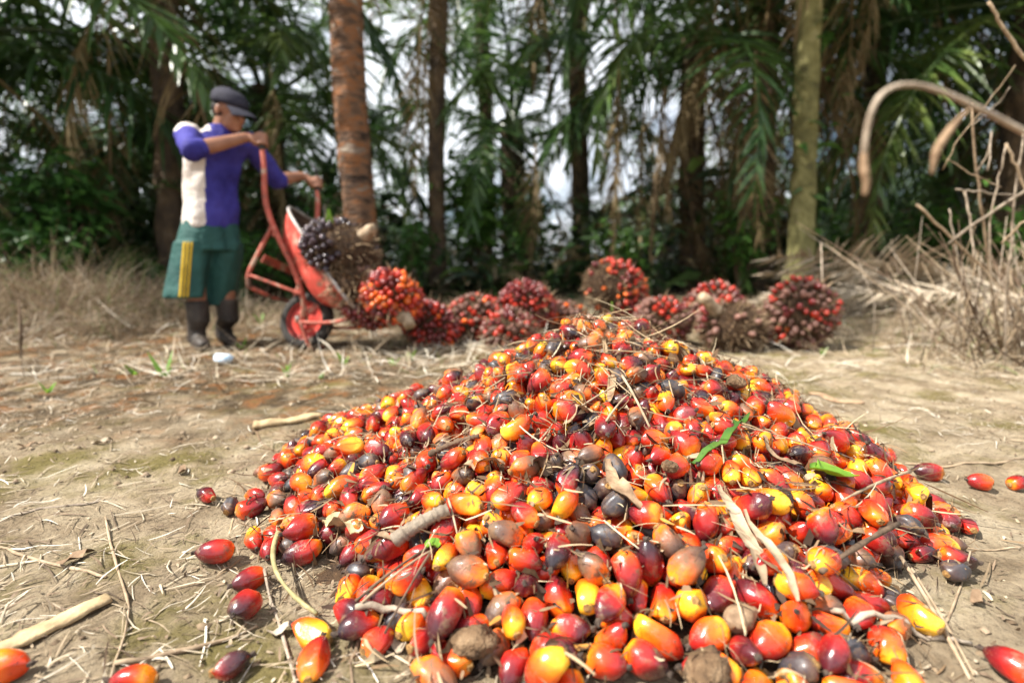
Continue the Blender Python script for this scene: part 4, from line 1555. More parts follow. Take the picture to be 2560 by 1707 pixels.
def bunch(loc, rad, tilt, mix, label, seed, cover=1.0, spikes=450, bare=None, stalk=None, nfr=260):
    """a cut bunch: woody core, spiny husk, fruits sitting in it point outwards"""
    r = np.random.default_rng(seed)
    root = empty('fruit_bunch', loc)
    tag(root, label, 'fruit bunch', 'cut palm fruit bunches')
    Rm = np.array(Matrix.Rotation(tilt[2], 3, 'Z') @ Matrix.Rotation(tilt[1], 3, 'Y') @ Matrix.Rotation(tilt[0], 3, 'X'))
    rad = np.array(rad)
    mb = MB().ell((0, 0, 0), rad * 0.90, nu=22, nv=14)
    mb.v[0] = mb.v[0] * (1 + 0.10 * vnoise(mb.v[0] * 18 + seed, seed)[:, None])
    mb.v[0] = mb.v[0] @ Rm.T
    mb.build('core', M_huskd, root)
    # fruits
    i = np.arange(nfr) + 0.5
    ph, th = np.arccos(1 - 2 * i / nfr), math.pi * (1 + 5 ** 0.5) * i
    n = np.stack([np.cos(th) * np.sin(ph), np.sin(th) * np.sin(ph), np.cos(ph)], -1) + r.normal(0, 0.035, (nfr, 3))
    n /= np.linalg.norm(n, axis=1, keepdims=True)
    fld = vnoise(n * 1.6 + seed, seed + 1)
    keep = r.random(nfr) < cover
    if bare is not None:
        bd = np.array(bare) / np.linalg.norm(bare)
        keep &= ~((n @ Rm.T @ bd > 0.30 + 0.25 * fld) & (r.random(nfr) < 0.93))
    lump = 1 + 0.13 * vnoise(n * 1.5 + seed * 3.1, seed + 2) - 0.10 * n[:, 2] * n[:, 0]
    names = list(mix)
    pw = np.array([mix[k] for k in names], float)
    cum = np.cumsum(pw / pw.sum())
    for j in np.nonzero(keep)[0]:
        p = (n[j] * rad * r.uniform(0.88, 1.0) * lump[j]) @ Rm.T
        nn = (n[j] / rad) @ Rm.T
        nn = nn / np.linalg.norm(nn) + r.normal(0, 0.3, 3)
        val = min(0.999, max(0, 0.5 + 0.55 * fld[j] + r.normal(0, 0.20)))
        o = link('fruit', FSH[(names[int(np.searchsorted(cum, val))], int(r.integers(3)))], None, root)
        o.location = p
        o.rotation_mode = 'QUATERNION'
        o.rotation_quaternion = basis_from_axis(nn, r.uniform(0, 6.28))
        s = r.uniform(0.75, 1.2)
        o.scale = (s, s, s)
    # spines
    d = r.normal(0, 1, (spikes, 3))
    d /= np.linalg.norm(d, axis=1, keepdims=True)
    P0 = (d * rad * 0.88) @ Rm.T
    dn = (d / rad)
    dn = dn / np.linalg.norm(dn, axis=1, keepdims=True) @ Rm.T + r.normal(0, 0.35, (spikes, 3))
    v, f, m = ribbons(P0, dn, r.uniform(0.025, 0.062, spikes) * (1 + 0.8 * (r.random(spikes) < .08)), r.uniform(0.004, 0.012, spikes), np.full(spikes, 0.1), 2, roll=r.uniform(0, 3.1, spikes), taper=0.15)
    sc = np.array([[0.09, 0.055, 0.03], [0.17, 0.11, 0.06], [0.28, 0.20, 0.12]])[r.integers(0, 3, spikes)]
    tag(link('spines', np_mesh('spines', v.reshape(-1, 3), f, rep(sc, m), smooth=False), M_fibre, root), kind='stuff')
    if stalk is not None:
        sd = np.array(stalk, float)
        sl = np.linalg.norm(sd)
        b = sd / sl
        rb = 1 / np.linalg.norm((b @ Rm) / rad)
        pts = [b * rb * 0.7, b * rb, b * (rb + sl * 0.6) + [0, 0, 0.01], b * (rb + sl)]
        MB().tube(pts, [0.05, 0.042, 0.034, 0.034], sides=10).build('stalk', M_stick, root)
    return root


DARK = dict(black=8, maroon=1)
REDO = dict(maroon=2, red=4, orange=4)
REDM = dict(maroon=5, red=4, brown=1)
PINK = dict(brown=5, red=2, maroon=3)


def gb(u, v, y, rad, tilt, mix, label, seed, **kw):
    p = W(u, v, y)
    return bunch(p, rad, tilt, mix, label, seed, **kw)


gb(988, 748, 3.3, (.19, .17, .155), (0, .3, .4), dict(maroon=5, red=3, orange=2), 'dark red bunch on the ground just right of the wheelbarrow load', 11, nfr=240, spikes=500)
gb(1092, 732, 3.5, (.22, .18, .17), (.2, 0, 1.0), dict(brown=4, red=4, orange=1), 'brown and red bunch between the dark red and maroon ones', 12, cover=.8, spikes=900)
gb(1212, 700, 3.7, (.21, .17, .165), (0, .2, .2), dict(maroon=6, red=3), 'maroon bunch lying on top at the left of the bunch heap', 13)
gb(1170, 765, 3.2, (.22, .16, .14), (.1, .1, 2.0), PINK, 'dusty pinkish-brown bunch low at the left behind the fruit heap', 14, cover=.8, spikes=900)
gb(1412, 662, 3.9, (.26, .22, .20), (.2, .4, .3), dict(maroon=4, red=4, orange=2), 'large bunch with brown spiky left side and red right side, topmost', 15, bare=(-1, -.3, -.1), spikes=1500, nfr=290)
gb(1525, 735, 3.4, (.21, .17, .15), (0, 0, .5), PINK, 'dusty brown bunch right behind the top of the fruit heap', 16, cover=.85, spikes=800)
gb(1640, 708, 3.65, (.24, .20, .18), (.1, 0, 1.4), dict(red=4, maroon=3, brown=4), 'dull red bunch behind the husky brown one', 17, cover=.95, spikes=600)
gb(1682, 752, 3.2, (.23, .19, .165), (.3, .1, .2), dict(brown=6, maroon=2, red=1), 'brown husky bunch with torn stalk fibres on top', 18, cover=.6, spikes=1600, bare=(.1, -1, .2), stalk=(-.10, -.05, .08))
gb(1838, 722, 3.3, (.245, .22, .24), (0, .15, .8), dict(maroon=2, brown=6, red=5, orange=1), 'large red and brown bunch farthest right beside the mossy trunk', 19, cover=.93, nfr=300, spikes=1000)
gb(1300, 735, 3.9, (.19, .16, .14), (0, .1, .6), dict(brown=3, orange=2, maroon=2), 'partly hidden brown bunch behind the fruit heap top', 20, cover=.8, spikes=700)
gb(1770, 765, 3.45, (.16, .15, .13), (0, .1, .6), dict(brown=5, red=2), 'small brown bunch between the husky one and the large red one', 21, cover=.7, spikes=800, nfr=180)
gb(1432, 742, 3.95, (.21, .18, .15), (0, .1, .9), dict(brown=4, maroon=4, red=2), 'shaded brown bunch under the topmost bunch', 22, cover=.8, spikes=600)

# ---------------------------------------------------------------- wheelbarrow (tipped forward) and its load
M_redp = noise_mat('worn_red_paint', [(0.36, (0.13, 0.07, 0.045)), (0.43, (0.38, 0.045, 0.03)), (0.53, (0.52, 0.07, 0.05)), (0.59, (0.54, 0.19, 0.14)), (0.65, (0.60, 0.47, 0.38))], scale=7, detail=8, rough=0.55, bump=0.3, dist=0.003, spec=0.4)
M_redm = noise_mat('red_tube_paint', [(0.38, (0.11, 0.06, 0.04)), (0.46, (0.30, 0.07, 0.045)), (0.54, (0.42, 0.09, 0.06)), (0.60, (0.36, 0.20, 0.14)), (0.68, (0.42, 0.33, 0.25))], scale=12, detail=7, rough=0.6, bump=0.3, dist=0.002)
M_inner = noise_mat('tray_inside_dirt', [(0.3, (0.03, 0.02, 0.015)), (0.6, (0.09, 0.05, 0.035)), (0.8, (0.18, 0.07, 0.045))], scale=8, rough=0.85)
M_tyre = noise_mat('dusty_tyre', [(0.3, (0.014, 0.013, 0.012)), (0.6, (0.045, 0.04, 0.035)), (0.8, (0.13, 0.11, 0.09))], scale=14, rough=0.85)
M_rim = noise_mat('red_rim', [(0.3, (0.30, 0.025, 0.018)), (0.6, (0.52, 0.045, 0.03)), (0.8, (0.50, 0.20, 0.13))], scale=12, rough=0.5)
M_rubber = noise_mat('grip_rubber', [(0.3, (0.012, 0.012, 0.012)), (0.7, (0.05, 0.045, 0.04))], scale=30, rough=0.7)
M_steel = noise_mat('worn_steel', [(0.3, (0.16, 0.12, 0.10)), (0.7, (0.45, 0.42, 0.40))], scale=20, rough=0.45, metallic=0.5)

psi, rho, phi = R(-11), R(15), R(58)
hX = Vector((math.cos(psi), math.sin(psi), 0))
hY = Vector((-math.sin(psi), math.cos(psi), 0))
hZ = Vector((0, 0, 1))
bY = hY * math.cos(rho) - hZ * math.sin(rho)
bZ0 = hZ * math.cos(rho) + hY * math.sin(rho)
bX = hX * math.cos(phi) - bZ0 * math.sin(phi)
bZ = hX * math.sin(phi) + bZ0 * math.cos(phi)
AX = W(706, 752, 3.18)
AX.z = float(T(AX.x, AX.y)) + 0.178
BR = np.array([bX, bY, bZ]).T


def bw(p):
    """wheelbarrow frame -> offset from the axle"""
    return BR @ np.array(p, float)


barrow = empty('wheelbarrow', AX)
tag(barrow, 'worn red wheelbarrow tipped forward by the worker, loaded with fruit bunches', 'wheelbarrow')


def bpart(name, mb, mat, parent=None, smooth=True):
    mb.v = [v @ BR.T for v in mb.v]
    return mb.build(name, mat, parent or barrow, smooth=smooth)


def rrect(x0, x1, hw0, hw1, z0, z1, n=10, cr=0.30):
    """rounded outline of the tray at one level"""
    P = []
    L = x1 - x0
    for k in range(4 * n):
        a = 2 * math.pi * (k + 0.5) / (4 * n)
        c, s_ = math.cos(a), math.sin(a)
        e = 0.42
        fx = math.copysign(abs(c) ** e, c)
        fy = math.copysign(abs(s_) ** e, s_)
        x = (x0 + x1) / 2 + fx * L / 2
        t = (x - x0) / L
        P.append([x, fy * (hw0 + (hw1 - hw0) * t), z0 + (z1 - z0) * t])
    return np.array(P)


levels = [rrect(-.60, .20, .29, .28, .30, .39), rrect(-.585, .17, .28, .265, .275, .36), rrect(-.55, .09, .25, .23, .225, .275), rrect(-.50, .01, .215, .185, .178, .182), rrect(-.46, -.04, .185, .155, .163, .163)]
tray = bpart('tray', MB().loft(levels, cap=False).add(levels[-1], [list(range(40))]), M_redp)
inner = [np.stack([l[:, 0] * 0.985 - 0.002, l[:, 1] * 0.975, l[:, 2] + 0.006], -1) for l in levels]
bpart('tray_lining', MB().loft(inner[::-1], cap=False).add(inner[-1], [list(range(40))[::-1]]), M_inner, tray)
rim = levels[0]
bpart('rolled_rim', MB().tube(list(rim) + [rim[0], rim[1]], 0.011, sides=7, cap=False), M_steel, tray)


def bez(pts, n=24):
    P = np.array(pts, float)
    t = np.linspace(0, len(P) - 1, n)
    k = np.ones(5) / 5
    Q = np.stack([np.interp(t, np.arange(len(P)), P[:, i]) for i in range(3)], -1)
    for i in range(3):
        Q[2:-2, i] = np.convolve(Q[:, i], k, 'valid')
    return Q


HG = {}
for s_ in (-1, 1):
    hp = bez([(.02, .07 * s_, .0), (-.05, .13 * s_, .10), (-.22, .19 * s_, .155), (-.47, .235 * s_, .165), (-.66, .27 * s_, .20), (-.82, .29 * s_, .29), (-1.0, .30 * s_, .36)], 30)
    h = bpart('handle', MB().tube(hp, 0.0165, sides=9), M_redm)
    gp = bez([(-.93, .30 * s_, .335), (-1.0, .30 * s_, .362), (-1.06, .30 * s_, .386)], 8)
    bpart('grip', MB().tube(gp, [.0, .021, .022, .0215, .022, .022, .021, .012], sides=10), M_rubber, h)
    HG[s_] = (Vector(bw((-1.0, .30 * s_, .362))) + AX, Vector(bw((-1.06, .30 * s_, .386)) - bw((-.93, .30 * s_, .335))).normalized())
    lg = bez([(-.52, .235 * s_, .16), (-.42, .24 * s_, .02), (-.34, .24 * s_, -.10), (-.27, .23 * s_, -.13)], 16)
    bpart('leg', MB().tube(lg, 0.013, sides=8), M_redm)
    bpart('brace', MB().tube(bez([(-.34, .24 * s_, -.10), (-.20, .20 * s_, .02), (-.08, .15 * s_, .12)], 10), 0.010, sides=7), M_redm)
    bpart('front_strut', MB().tube(bez([(.0, .085 * s_, -.03), (.10, .10 * s_, .10), (.20, .13 * s_, .30), (.20, .15 * s_, .40)], 12), 0.011, sides=7), M_redm)
    bpart('axle_bracket', MB().box((-.01, .085 * s_, .06), .035, .008, .17), M_redm, smooth=False)
bpart('cross_bar', MB().tube([(-.27, -.235, -.13), (-.255, 0, -.135), (-.27, .235, -.13)], 0.011, sides=8), M_redm)
bpart('cross_bar', MB().tube([(-.47, -.24, .15), (-.47, .24, .15)], 0.010, sides=8), M_redm)
bpart('stand_plate', MB().box((-.40, 0, .01), .05, .40, .006, Matrix.Rotation(R(58), 3, 'Y')), M_redm, smooth=False)
bpart('guard_bar', MB().tube(bez([(.02, -.10, .01), (.17, -.09, -.02), (.25, 0, -.03), (.17, .09, -.02), (.02, .10, .01)], 18), 0.011, sides=7), M_redm)

wheel = empty('wheel', (0, 0, 0))
wheel.parent = barrow


def lathe(prof, n=40):
    V, m = [], len(prof)
    for i in range(n):
        a = 2 * math.pi * i / n
        for (r_l, y_l) in prof:
            V.append([r_l * math.cos(a), y_l, r_l * math.sin(a)])
    F = [[i * m + k, ((i + 1) % n) * m + k, ((i + 1) % n) * m + (k + 1) % m, i * m + (k + 1) % m] for i in range(n) for k in range(m)]
    return MB().add(V, F)


tp = [(.142 + .036 * math.cos(a), .040 * math.sin(a)) for a in np.linspace(0, 2 * math.pi, 14, endpoint=False)]
bpart('tyre', lathe(tp, 44), M_tyre, wheel)
bpart('rim', lathe([(.116, -.030), (.122, -.030), (.118, -.012), (.072, -.010), (.050, -.028), (.030, -.030), (.030, .030), (.050, .028), (.072, .010), (.118, .012), (.122, .030), (.116, .030), (.105, .0)], 36), M_rim, wheel)
bpart('axle', MB().tube([(0, -.11, 0), (0, .11, 0)], 0.012, sides=10), M_steel, wheel)

# the load
p = AX + Vector(bw((-.20, -.02, .42)))
b1 = W(786, 578, 3.08)
bunch(b1, (.225, .20, .18), (.3, .2, .5), dict(black=9, maroon=.4), 'large glossy black-purple bunch on top in the wheelbarrow', 31, nfr=300, bare=(.95, -.25, -.05), spikes=900, stalk=(.05, -.015, .03))
bunch(W(815, 655, 3.02), (.17, .15, .13), (.1, .6, 0), dict(brown=5, black=3, orange=1), 'brown husky bunch under the black-purple one in the wheelbarrow', 32, nfr=190, cover=.6, spikes=1300, bare=(-.6, -.8, .1))
bunch(W(845, 700, 3.08), (.17, .16, .13), (.2, .3, .3), dict(black=4, maroon=5, orange=2), 'dark bunch with orange flecks on the front lip of the wheelbarrow', 34, nfr=220, spikes=600)
bunch(W(900, 682, 2.95), (.17, .165, .15), (.4, .2, .9), dict(maroon=3, red=4, orange=4), 'orange-red bunch spilling farthest over the wheelbarrow front', 33, nfr=240, stalk=(.04, -.04, -.05))
# a bright fern sprig caught on the load
fr = empty('fern_sprig', W(757, 515, 3.0))
tag(fr, 'small bright green fern sprig on the black-purple bunch', 'fern')
mb = MB().tube([(0, 0, -.02), (.004, 0, .03), (-.002, 0, .085)], [.003, .002, .001], sides=5)
for k in range(9):
    z = .005 + k * .009
    for s_ in (-1, 1):
        w = .028 * (1 - k / 11)
        mb.add([[0, 0, z], [s_ * w * .6, -.006, z + .010], [s_ * w, -.004, z + .006], [s_ * w * .6, -.002, z - .004]], [[0, 1, 2, 3]])
mb.build('leaflets', M_fresh, fr)

# ---------------------------------------------------------------- the worker
M_skin = noise_mat('skin', [(0.3, (0.20, 0.085, 0.048)), (0.7, (0.30, 0.14, 0.082))], scale=14, rough=0.5, bump=0.1, dist=0.002, spec=0.4)
M_blue = noise_mat('blue_shirt', [(0.3, (0.018, 0.014, 0.13)), (0.5, (0.032, 0.028, 0.21)), (0.7, (0.05, 0.044, 0.26))], scale=7, rough=0.8, bump=0.8, bscale=12, dist=0.03)
M_white = noise_mat('white_shirt_panel', [(0.3, (0.38, 0.32, 0.27)), (0.5, (0.58, 0.52, 0.47)), (0.7, (0.70, 0.66, 0.61))], scale=8, rough=0.85, bump=0.8, bscale=12, dist=0.03)
M_short = noise_mat('green_shorts', [(0.3, (0.010, 0.050, 0.045)), (0.7, (0.022, 0.085, 0.072))], scale=6, rough=0.75, bump=0.8, bscale=11, dist=0.03)
M_stripe = noise_mat('yellow_stripe', [(0.3, (0.42, 0.26, 0.01)), (0.7, (0.58, 0.38, 0.02))], scale=20, rough=0.8)
M_cap = noise_mat('navy_cap', [(0.3, (0.009, 0.009, 0.018)), (0.7, (0.026, 0.025, 0.040))], scale=18, rough=0.85, bump=0.3, dist=0.004)
M_boot = noise_mat('muddy_boot', [(0.3, (0.016, 0.013, 0.011)), (0.6, (0.045, 0.035, 0.028)), (0.8, (0.10, 0.08, 0.06))], scale=9, rough=0.6)
M_hair = noise_mat('hair', [(0.3, (0.008, 0.007, 0.006)), (0.7, (0.02, 0.016, 0.013))], scale=60, rough=0.6)
M_eye = noise_mat('eye_white', [(0.3, (0.5, 0.46, 0.42)), (0.7, (0.6, 0.56, 0.52))], scale=30, rough=0.3)

pw_ = R(-48)
F_ = np.array([math.cos(pw_), math.sin(pw_), 0])           # the way the worker faces
L_ = np.array([-math.sin(pw_), math.cos(pw_), 0])          # towards the worker's left (far) side
U_ = np.array([0, 0, 1.0])
Y0 = 3.25


def A3(v):
    return np.array(tuple(v), float)


feet = W(487, 800, Y0)
gz = float(T(feet.x, feet.y))
PL = Vector((feet.x, feet.y, gz))                           # base of the figure
hipc = A3(W(478, 500, Y0))
chest = A3(W(492, 372, Y0))
neck = A3(W(506, 298, Y0))
headc = A3(W(529, 256, Y0 - .02))
shR = neck - L_ * .165 + U_ * (-.058) + F_ * (-.02)
shL = neck + L_ * .165 + U_ * (-.058)
elR = A3(W(440, 346, Y0 - .31))
gR, aR = HG[-1]
gL, aL = HG[1]
hR_, hL_ = A3(gR), A3(gL)
wrR = elR + (hR_ + np.array([-.075, -.02, .015]) - elR)
wrL = hL_ + np.array([-.085, -.03, .05])
elL = (shL + wrL) / 2 + np.array([-.03, .03, -.12])
ftR = np.array([W(455, 800, Y0 - .10).x, Y0 - .10, gz])
ftL = np.array([W(518, 800, Y0 + .10).x, Y0 + .10, gz])
hpR, hpL = hipc - L_ * .09 - U_ * .06, hipc + L_ * .09 - U_ * .06
knR = (hpR + ftR) / 2 + F_ * .03 + U_ * .02
knL = (hpL + ftL) / 2 + F_ * .03 + U_ * .02

person = empty('person', PL)
tag(person, 'worker in blue and white shirt, green shorts and dark cap tipping the wheelbarrow', 'person')
Ro = np.stack([F_, L_, U_], 1)
body = MB()
hyaw = np.array(Matrix.Rotation(R(30), 3, 'Z')) @ Ro
tiltm = np.array(Matrix.Rotation(R(14), 3, Vector(hyaw[:, 1])))
Hr = tiltm @ hyaw


def hd(x, y, z):
    return headc + Hr @ np.array([x, y, z])


body.ell(hd(-.012, 0, .025), (.098, .074, .092), Hr)             # skull
body.ell(hd(.032, 0, -.045), (.060, .054, .072), Hr)             # face and jaw
body.ell(hd(.062, 0, -.092), (.026, .028, .022), Hr)             # chin
body.tube([hd(.082, 0, .006), hd(.100, 0, -.022), hd(.106, 0, -.038), hd(.088, 0, -.044)], [.009, .011, .015, .010], 8)   # nose
body.ell(hd(.080, 0, -.066), (.016, .026, .009), Hr)             # lips
body.ell(hd(.078, 0, .020), (.018, .050, .011), Hr)              # brow
for s_ in (-1, 1):
    body.ell(hd(-.014, .078 * s_, -.012), (.020, .010, .032), Hr)   # ears
    body.ell(hd(.060, .034 * s_, -.030), (.022, .020, .020), Hr)    # cheekbones
body.tube([neck - U_ * .05, neck + (hd(-.02, 0, -.05) - neck) * .6, hd(-.015, 0, -.03)], [.066, .056, .058], 12)
Rm_ = Ro
for c, rx, ry, rz in ((neck - U_ * .10, .075, .13, .08), (chest, .092, .132, .17), ((chest + hipc) / 2, .088, .122, .15), (hipc - U_ * .02, .085, .105, .10)):
    body.ell(c, (rx, ry, rz), Rm_)
body.tube([shR, (shR + elR) / 2, elR], [.058, .050, .042], 10).ell(shR, (.062, .062, .062)).ell(elR, (.043, .043, .043))
body.tube([shL, (shL + elL) / 2, elL], [.058, .050, .042], 10).ell(shL, (.062, .062, .062)).ell(elL, (.043, .043, .043))
body.tube([elR, elR + (wrR - elR) * .35, wrR], [.042, .043, .028], 10)
body.tube([elL, elL + (wrL - elL) * .35, wrL], [.042, .043, .028], 10)
for hp_, kn_, ft_ in ((hpR, knR, ftR), (hpL, knL, ftL)):
    body.tube([hp_, (hp_ + kn_) / 2, kn_, kn_ - U_ * .12 - F_ * .01, ft_ + U_ * .09], [.062, .062, .052, .052, .038], 12)


def grip_hand(w, g, ax, out, up):
    """palm laid over the handle, four fingers closed round it, thumb underneath from the side of the palm"""
    ax = A3(ax)
    out = out - ax * np.dot(out, ax)
    out /= np.linalg.norm(out)
    oth = np.cross(ax, out)
    if np.dot(oth, up) < 0:
        oth = -oth
    palm = g - out * .030 + oth * .012
    body.tube([w, (w + palm) / 2, palm, palm + out * .028 + oth * .012], [.027, .026, .030, .020], 10)
    body.ell(palm, (.030, .040, .026), np.stack([out, ax, oth], 1))
    for k in range(4):
        c = g + ax * (k * .0205 - .031)
        ln_ = [1.0, 1.1, 1.05, .85][k]
        pts = []
        for t in np.linspace(0, 1, 8):
            a = R(150) - t * R(215) * ln_
            pts.append(c + .0305 * (out * math.cos(a) + oth * math.sin(a)))
        body.tube(pts, [.0105, .0108, .0105, .0100, .0098, .0094, .0090, .0072], 8)
    tb = palm - ax * .026
    body.tube([tb, tb + out * .022 - oth * .020 - ax * .004, g - ax * .030 - oth * .030 + out * .010, g - ax * .012 - oth * .030 + out * .020], [.0135, .0125, .0110, .0085], 8)


grip_hand(wrR, hR_, aR, np.array([.8, .1, 0]), U_)
grip_hand(wrL, hL_, aL, np.array([.8, .2, -.2]), U_)
bV_, bF_ = fuse(body, 0.0062, 4, 0.5)
link('body', np_mesh('body', bV_ - A3(PL), bF_), M_skin, person)

# eyes
for s_ in (-1, 1):
    MB().ell(hd(.0785, .030 * s_, .002) - A3(PL), (.010, .012, .007), Hr, 10, 7).build('eye', M_eye, person)
# hair round the back of the head
MB().ell(hd(-.034, 0, .006) - A3(PL), (.084, .079, .072), Hr, 18, 12).build('hair', M_hair, person)
# cap
cp = MB()
n_ = 24
rings = []
for (z, rx, ry, dx) in ((.030, .118, .090, .0), (.055, .117, .090, -.002), (.085, .108, .084, -.004), (.108, .085, .066, -.006), (.122, .050, .040, -.008), (.127, .012, .010, -.008)):
    rings.append([hd(-.010 + dx + rx * math.cos(a), ry * math.sin(a), z + .012 * (math.cos(a) * -.4)) for a in np.linspace(0, 2 * math.pi, n_, endpoint=False)])
cp.loft(rings)
capo = cp.build('cap', M_cap, person, off=PL)
br = MB()
Vt = []
for j in range(5):
    for i in range(13):
        a = R(-62) + R(124) * i / 12
        q_ = j / 4
        ex = .100 * math.cos(a) + q_ * .088 * math.cos(a) ** 0.6
        Vt.append(hd(ex - .002, (.088 + q_ * .004) * math.sin(a), .028 - .030 * q_ * q_ - .020 * abs(math.sin(a)) ** 2 * q_ - .004))
Fb = [[j * 13 + i, j * 13 + i + 1, (j + 1) * 13 + i + 1, (j + 1) * 13 + i] for j in range(4) for i in range(12)]
Vt = np.array(Vt)
br.add(Vt, Fb).add(Vt - Hr @ np.array([0, 0, .006]), [f[::-1] for f in Fb])
br.build('brim', M_cap, capo, off=PL)
MB().ell(hd(-.018, 0, .128) - A3(PL), (.009, .009, .005), Hr, 8, 6).build('button', M_cap, capo)

# shirt
sh = MB()


def oval(c, rf, rl, n=30, wav=0.0, sd=0):
    return [c + F_ * rf * math.cos(a) * (1 + wav * math.sin(a * 5 + sd)) + L_ * rl * math.sin(a) * (1 + wav * math.cos(a * 4 + sd)) for a in np.linspace(0, 2 * math.pi, n, endpoint=False)]


hem = A3(W(482, 528, Y0))
sh.loft([oval(hem, .128, .152, wav=.05), oval((hem + chest) / 2 - U_ * .06, .118, .146, wav=.035, sd=1), oval((hem + chest) / 2 + U_ * .05, .114, .148, wav=.02, sd=2), oval(chest, .114, .156), oval(neck - U_ * .10, .108, .160), oval(neck - U_ * .045, .088, .130), oval(neck - U_ * .005, .076, .085), oval(neck + U_ * .02, .070, .072)])
for s0, e0, w0, ext in ((shR, elR, wrR, .22), (shL, elL, wrL, .24)):
    cuff = e0 + (w0 - e0) * ext
    sh.tube([s0 + (neck - s0) * .25 - U_ * .02, s0, (s0 + e0) / 2, e0, cuff], [.070, .074, .066, .060, .055], 14)
    sh.ell(s0, (.074, .074, .074)).ell(e0, (.061, .061, .061))
sV, sF = fuse(sh, 0.0085, 5, 0.5)
wr_n = vnoise(sV * np.array([11, 11, 7.]), 61) * .010 + vnoise(sV * np.array([26, 26, 15.]), 62) * .006
cn = sV.mean(0)
dirn = sV - np.array([cn[0], cn[1], 0]) * np.array([1, 1, 0]) - np.array([0, 0, 1]) * sV
dirn /= np.linalg.norm(dirn, axis=1, keepdims=True) + 1e-6
sV = sV + dirn * wr_n[:, None]
fc = sV[sF].mean(1)
tq = np.clip((fc[:, 2] - hem[2]) / (neck[2] - hem[2]), 0, 1)
axc = hem[None] + (neck - hem)[None] * tq[:, None]
rel = fc - axc
ang = np.degrees(np.arctan2(rel @ L_, rel @ F_))
dsl = np.minimum(np.linalg.norm(np.cross(fc - shR, (elR - shR) / np.linalg.norm(elR - shR)), axis=1), 9)
tsl = (fc - shR) @ ((elR - shR) / np.linalg.norm(elR - shR))
on_sleeve = (dsl < .10) & (tsl > -.02) | (np.linalg.norm(fc - elR, axis=1) < .13) | (np.linalg.norm(fc - wrR, axis=1) < .2)
lo_a, hi_a = -140 + 42 * tq, -22 - 32 * tq
white = (ang > lo_a) & (ang < hi_a) & (~on_sleeve) & (fc[:, 2] < neck[2] - .11) | ((fc[:, 2] > neck[2] - .045) & (rel @ L_ < -.065) & (dsl < .14) & (tsl < .05))
shirt = link('shirt', split_mesh(sV - A3(PL), sF, ~white, 'shirt'), M_blue, person)
tag(link('side_panel', split_mesh(sV - A3(PL), sF, white, 'side_panel'), M_white, shirt), 'white side and shoulder panels of the blue shirt')

# shorts
st = MB()
wst = hem + U_ * .06
st.loft([oval(wst, .116, .142), oval(hem - U_ * .02, .134, .164), oval(hem - U_ * .13, .146, .182)])
hmR = A3(W(424, 684, Y0 - .12))
hmL = A3(W(498, 700, Y0 + .10))
for s_, hm in ((-1, hmR), (1, hmL)):
    top_ = hem - U_ * .08 + L_ * .09 * s_
    st.loft([oval(top_, .122, .098), oval(top_ + (hm - top_) * .5, .124, .104, wav=.05, sd=s_), oval(hm, .132 if s_ < 0 else .118, .110, wav=.08, sd=s_ * 2)])
tV, tF = fuse(st, 0.0085, 4, 0.5)
tn = vnoise(tV * np.array([20, 20, 3.]), 71) * .012 + vnoise(tV * np.array([9, 9, 12.]), 72) * .006
dt = tV - np.array([tV[:, 0].mean(), tV[:, 1].mean(), 0]) * np.array([1, 1, 0]) - np.array([0, 0, 1]) * tV
dt /= np.linalg.norm(dt, axis=1, keepdims=True) + 1e-6
tV = tV + dt * tn[:, None]
shorts = link('shorts', np_mesh('shorts', tV - A3(PL), tF), M_short, person)
bvh = BVHTree.FromPolygons(tV.tolist(), tF.tolist())
eye0 = Vector((0, 0, CAM_H))
for k in range(3):
    rows = []
    for v_ in np.linspace(556, 688, 22):
        uc = 432 - (v_ - 556) * 0.085 + (k - 1) * 8.6
        pr_ = []
        for du in (-2.6, 2.6):
            d_ = Vector(ray(uc + du, v_)).normalized()
            h_ = bvh.ray_cast(eye0, d_)
            pr_.append(None if h_[0] is None else h_[0] + h_[1] * .003)
        if None not in pr_:
            rows.append(pr_)
    if len(rows) > 2:
        Vs = np.array([A3(p_) for r2 in rows for p_ in r2]) - A3(PL)
        MB().add(Vs, [[2 * i, 2 * i + 1, 2 * i + 3, 2 * i + 2] for i in range(len(rows) - 1)]).build('side_stripe', M_stripe, shorts)

# boots
for ft_, kn_ in ((ftR, knR), (ftL, knL)):
    bt = MB()
    bt.tube([kn_ - U_ * .10 + F_ * -.01, kn_ - U_ * .22, ft_ + U_ * .12, ft_ + U_ * .04], [.066, .064, .052, .055], 14)
    bt.tube([ft_ - F_ * .06 + U_ * .042, ft_ + F_ * .05 + U_ * .045, ft_ + F_ * .14 + U_ * .036, ft_ + F_ * .19 + U_ * .030], [.040, .046, .044, .028], 12)
    v1, f1 = fuse(bt, 0.008, 3, 0.5)
    v1[:, 2] = np.maximum(v1[:, 2], gz + .002)
    link('boot', np_mesh('boot', v1 - A3(PL), f1), M_boot, person)

# ---------------------------------------------------------------- ground litter
lr = np.random.default_rng(55)
SCOL = np.array([[0.42, 0.35, 0.25], [0.55, 0.49, 0.39], [0.30, 0.23, 0.15], [0.20, 0.14, 0.09], [0.62, 0.57, 0.48], [0.12, 0.085, 0.055]])


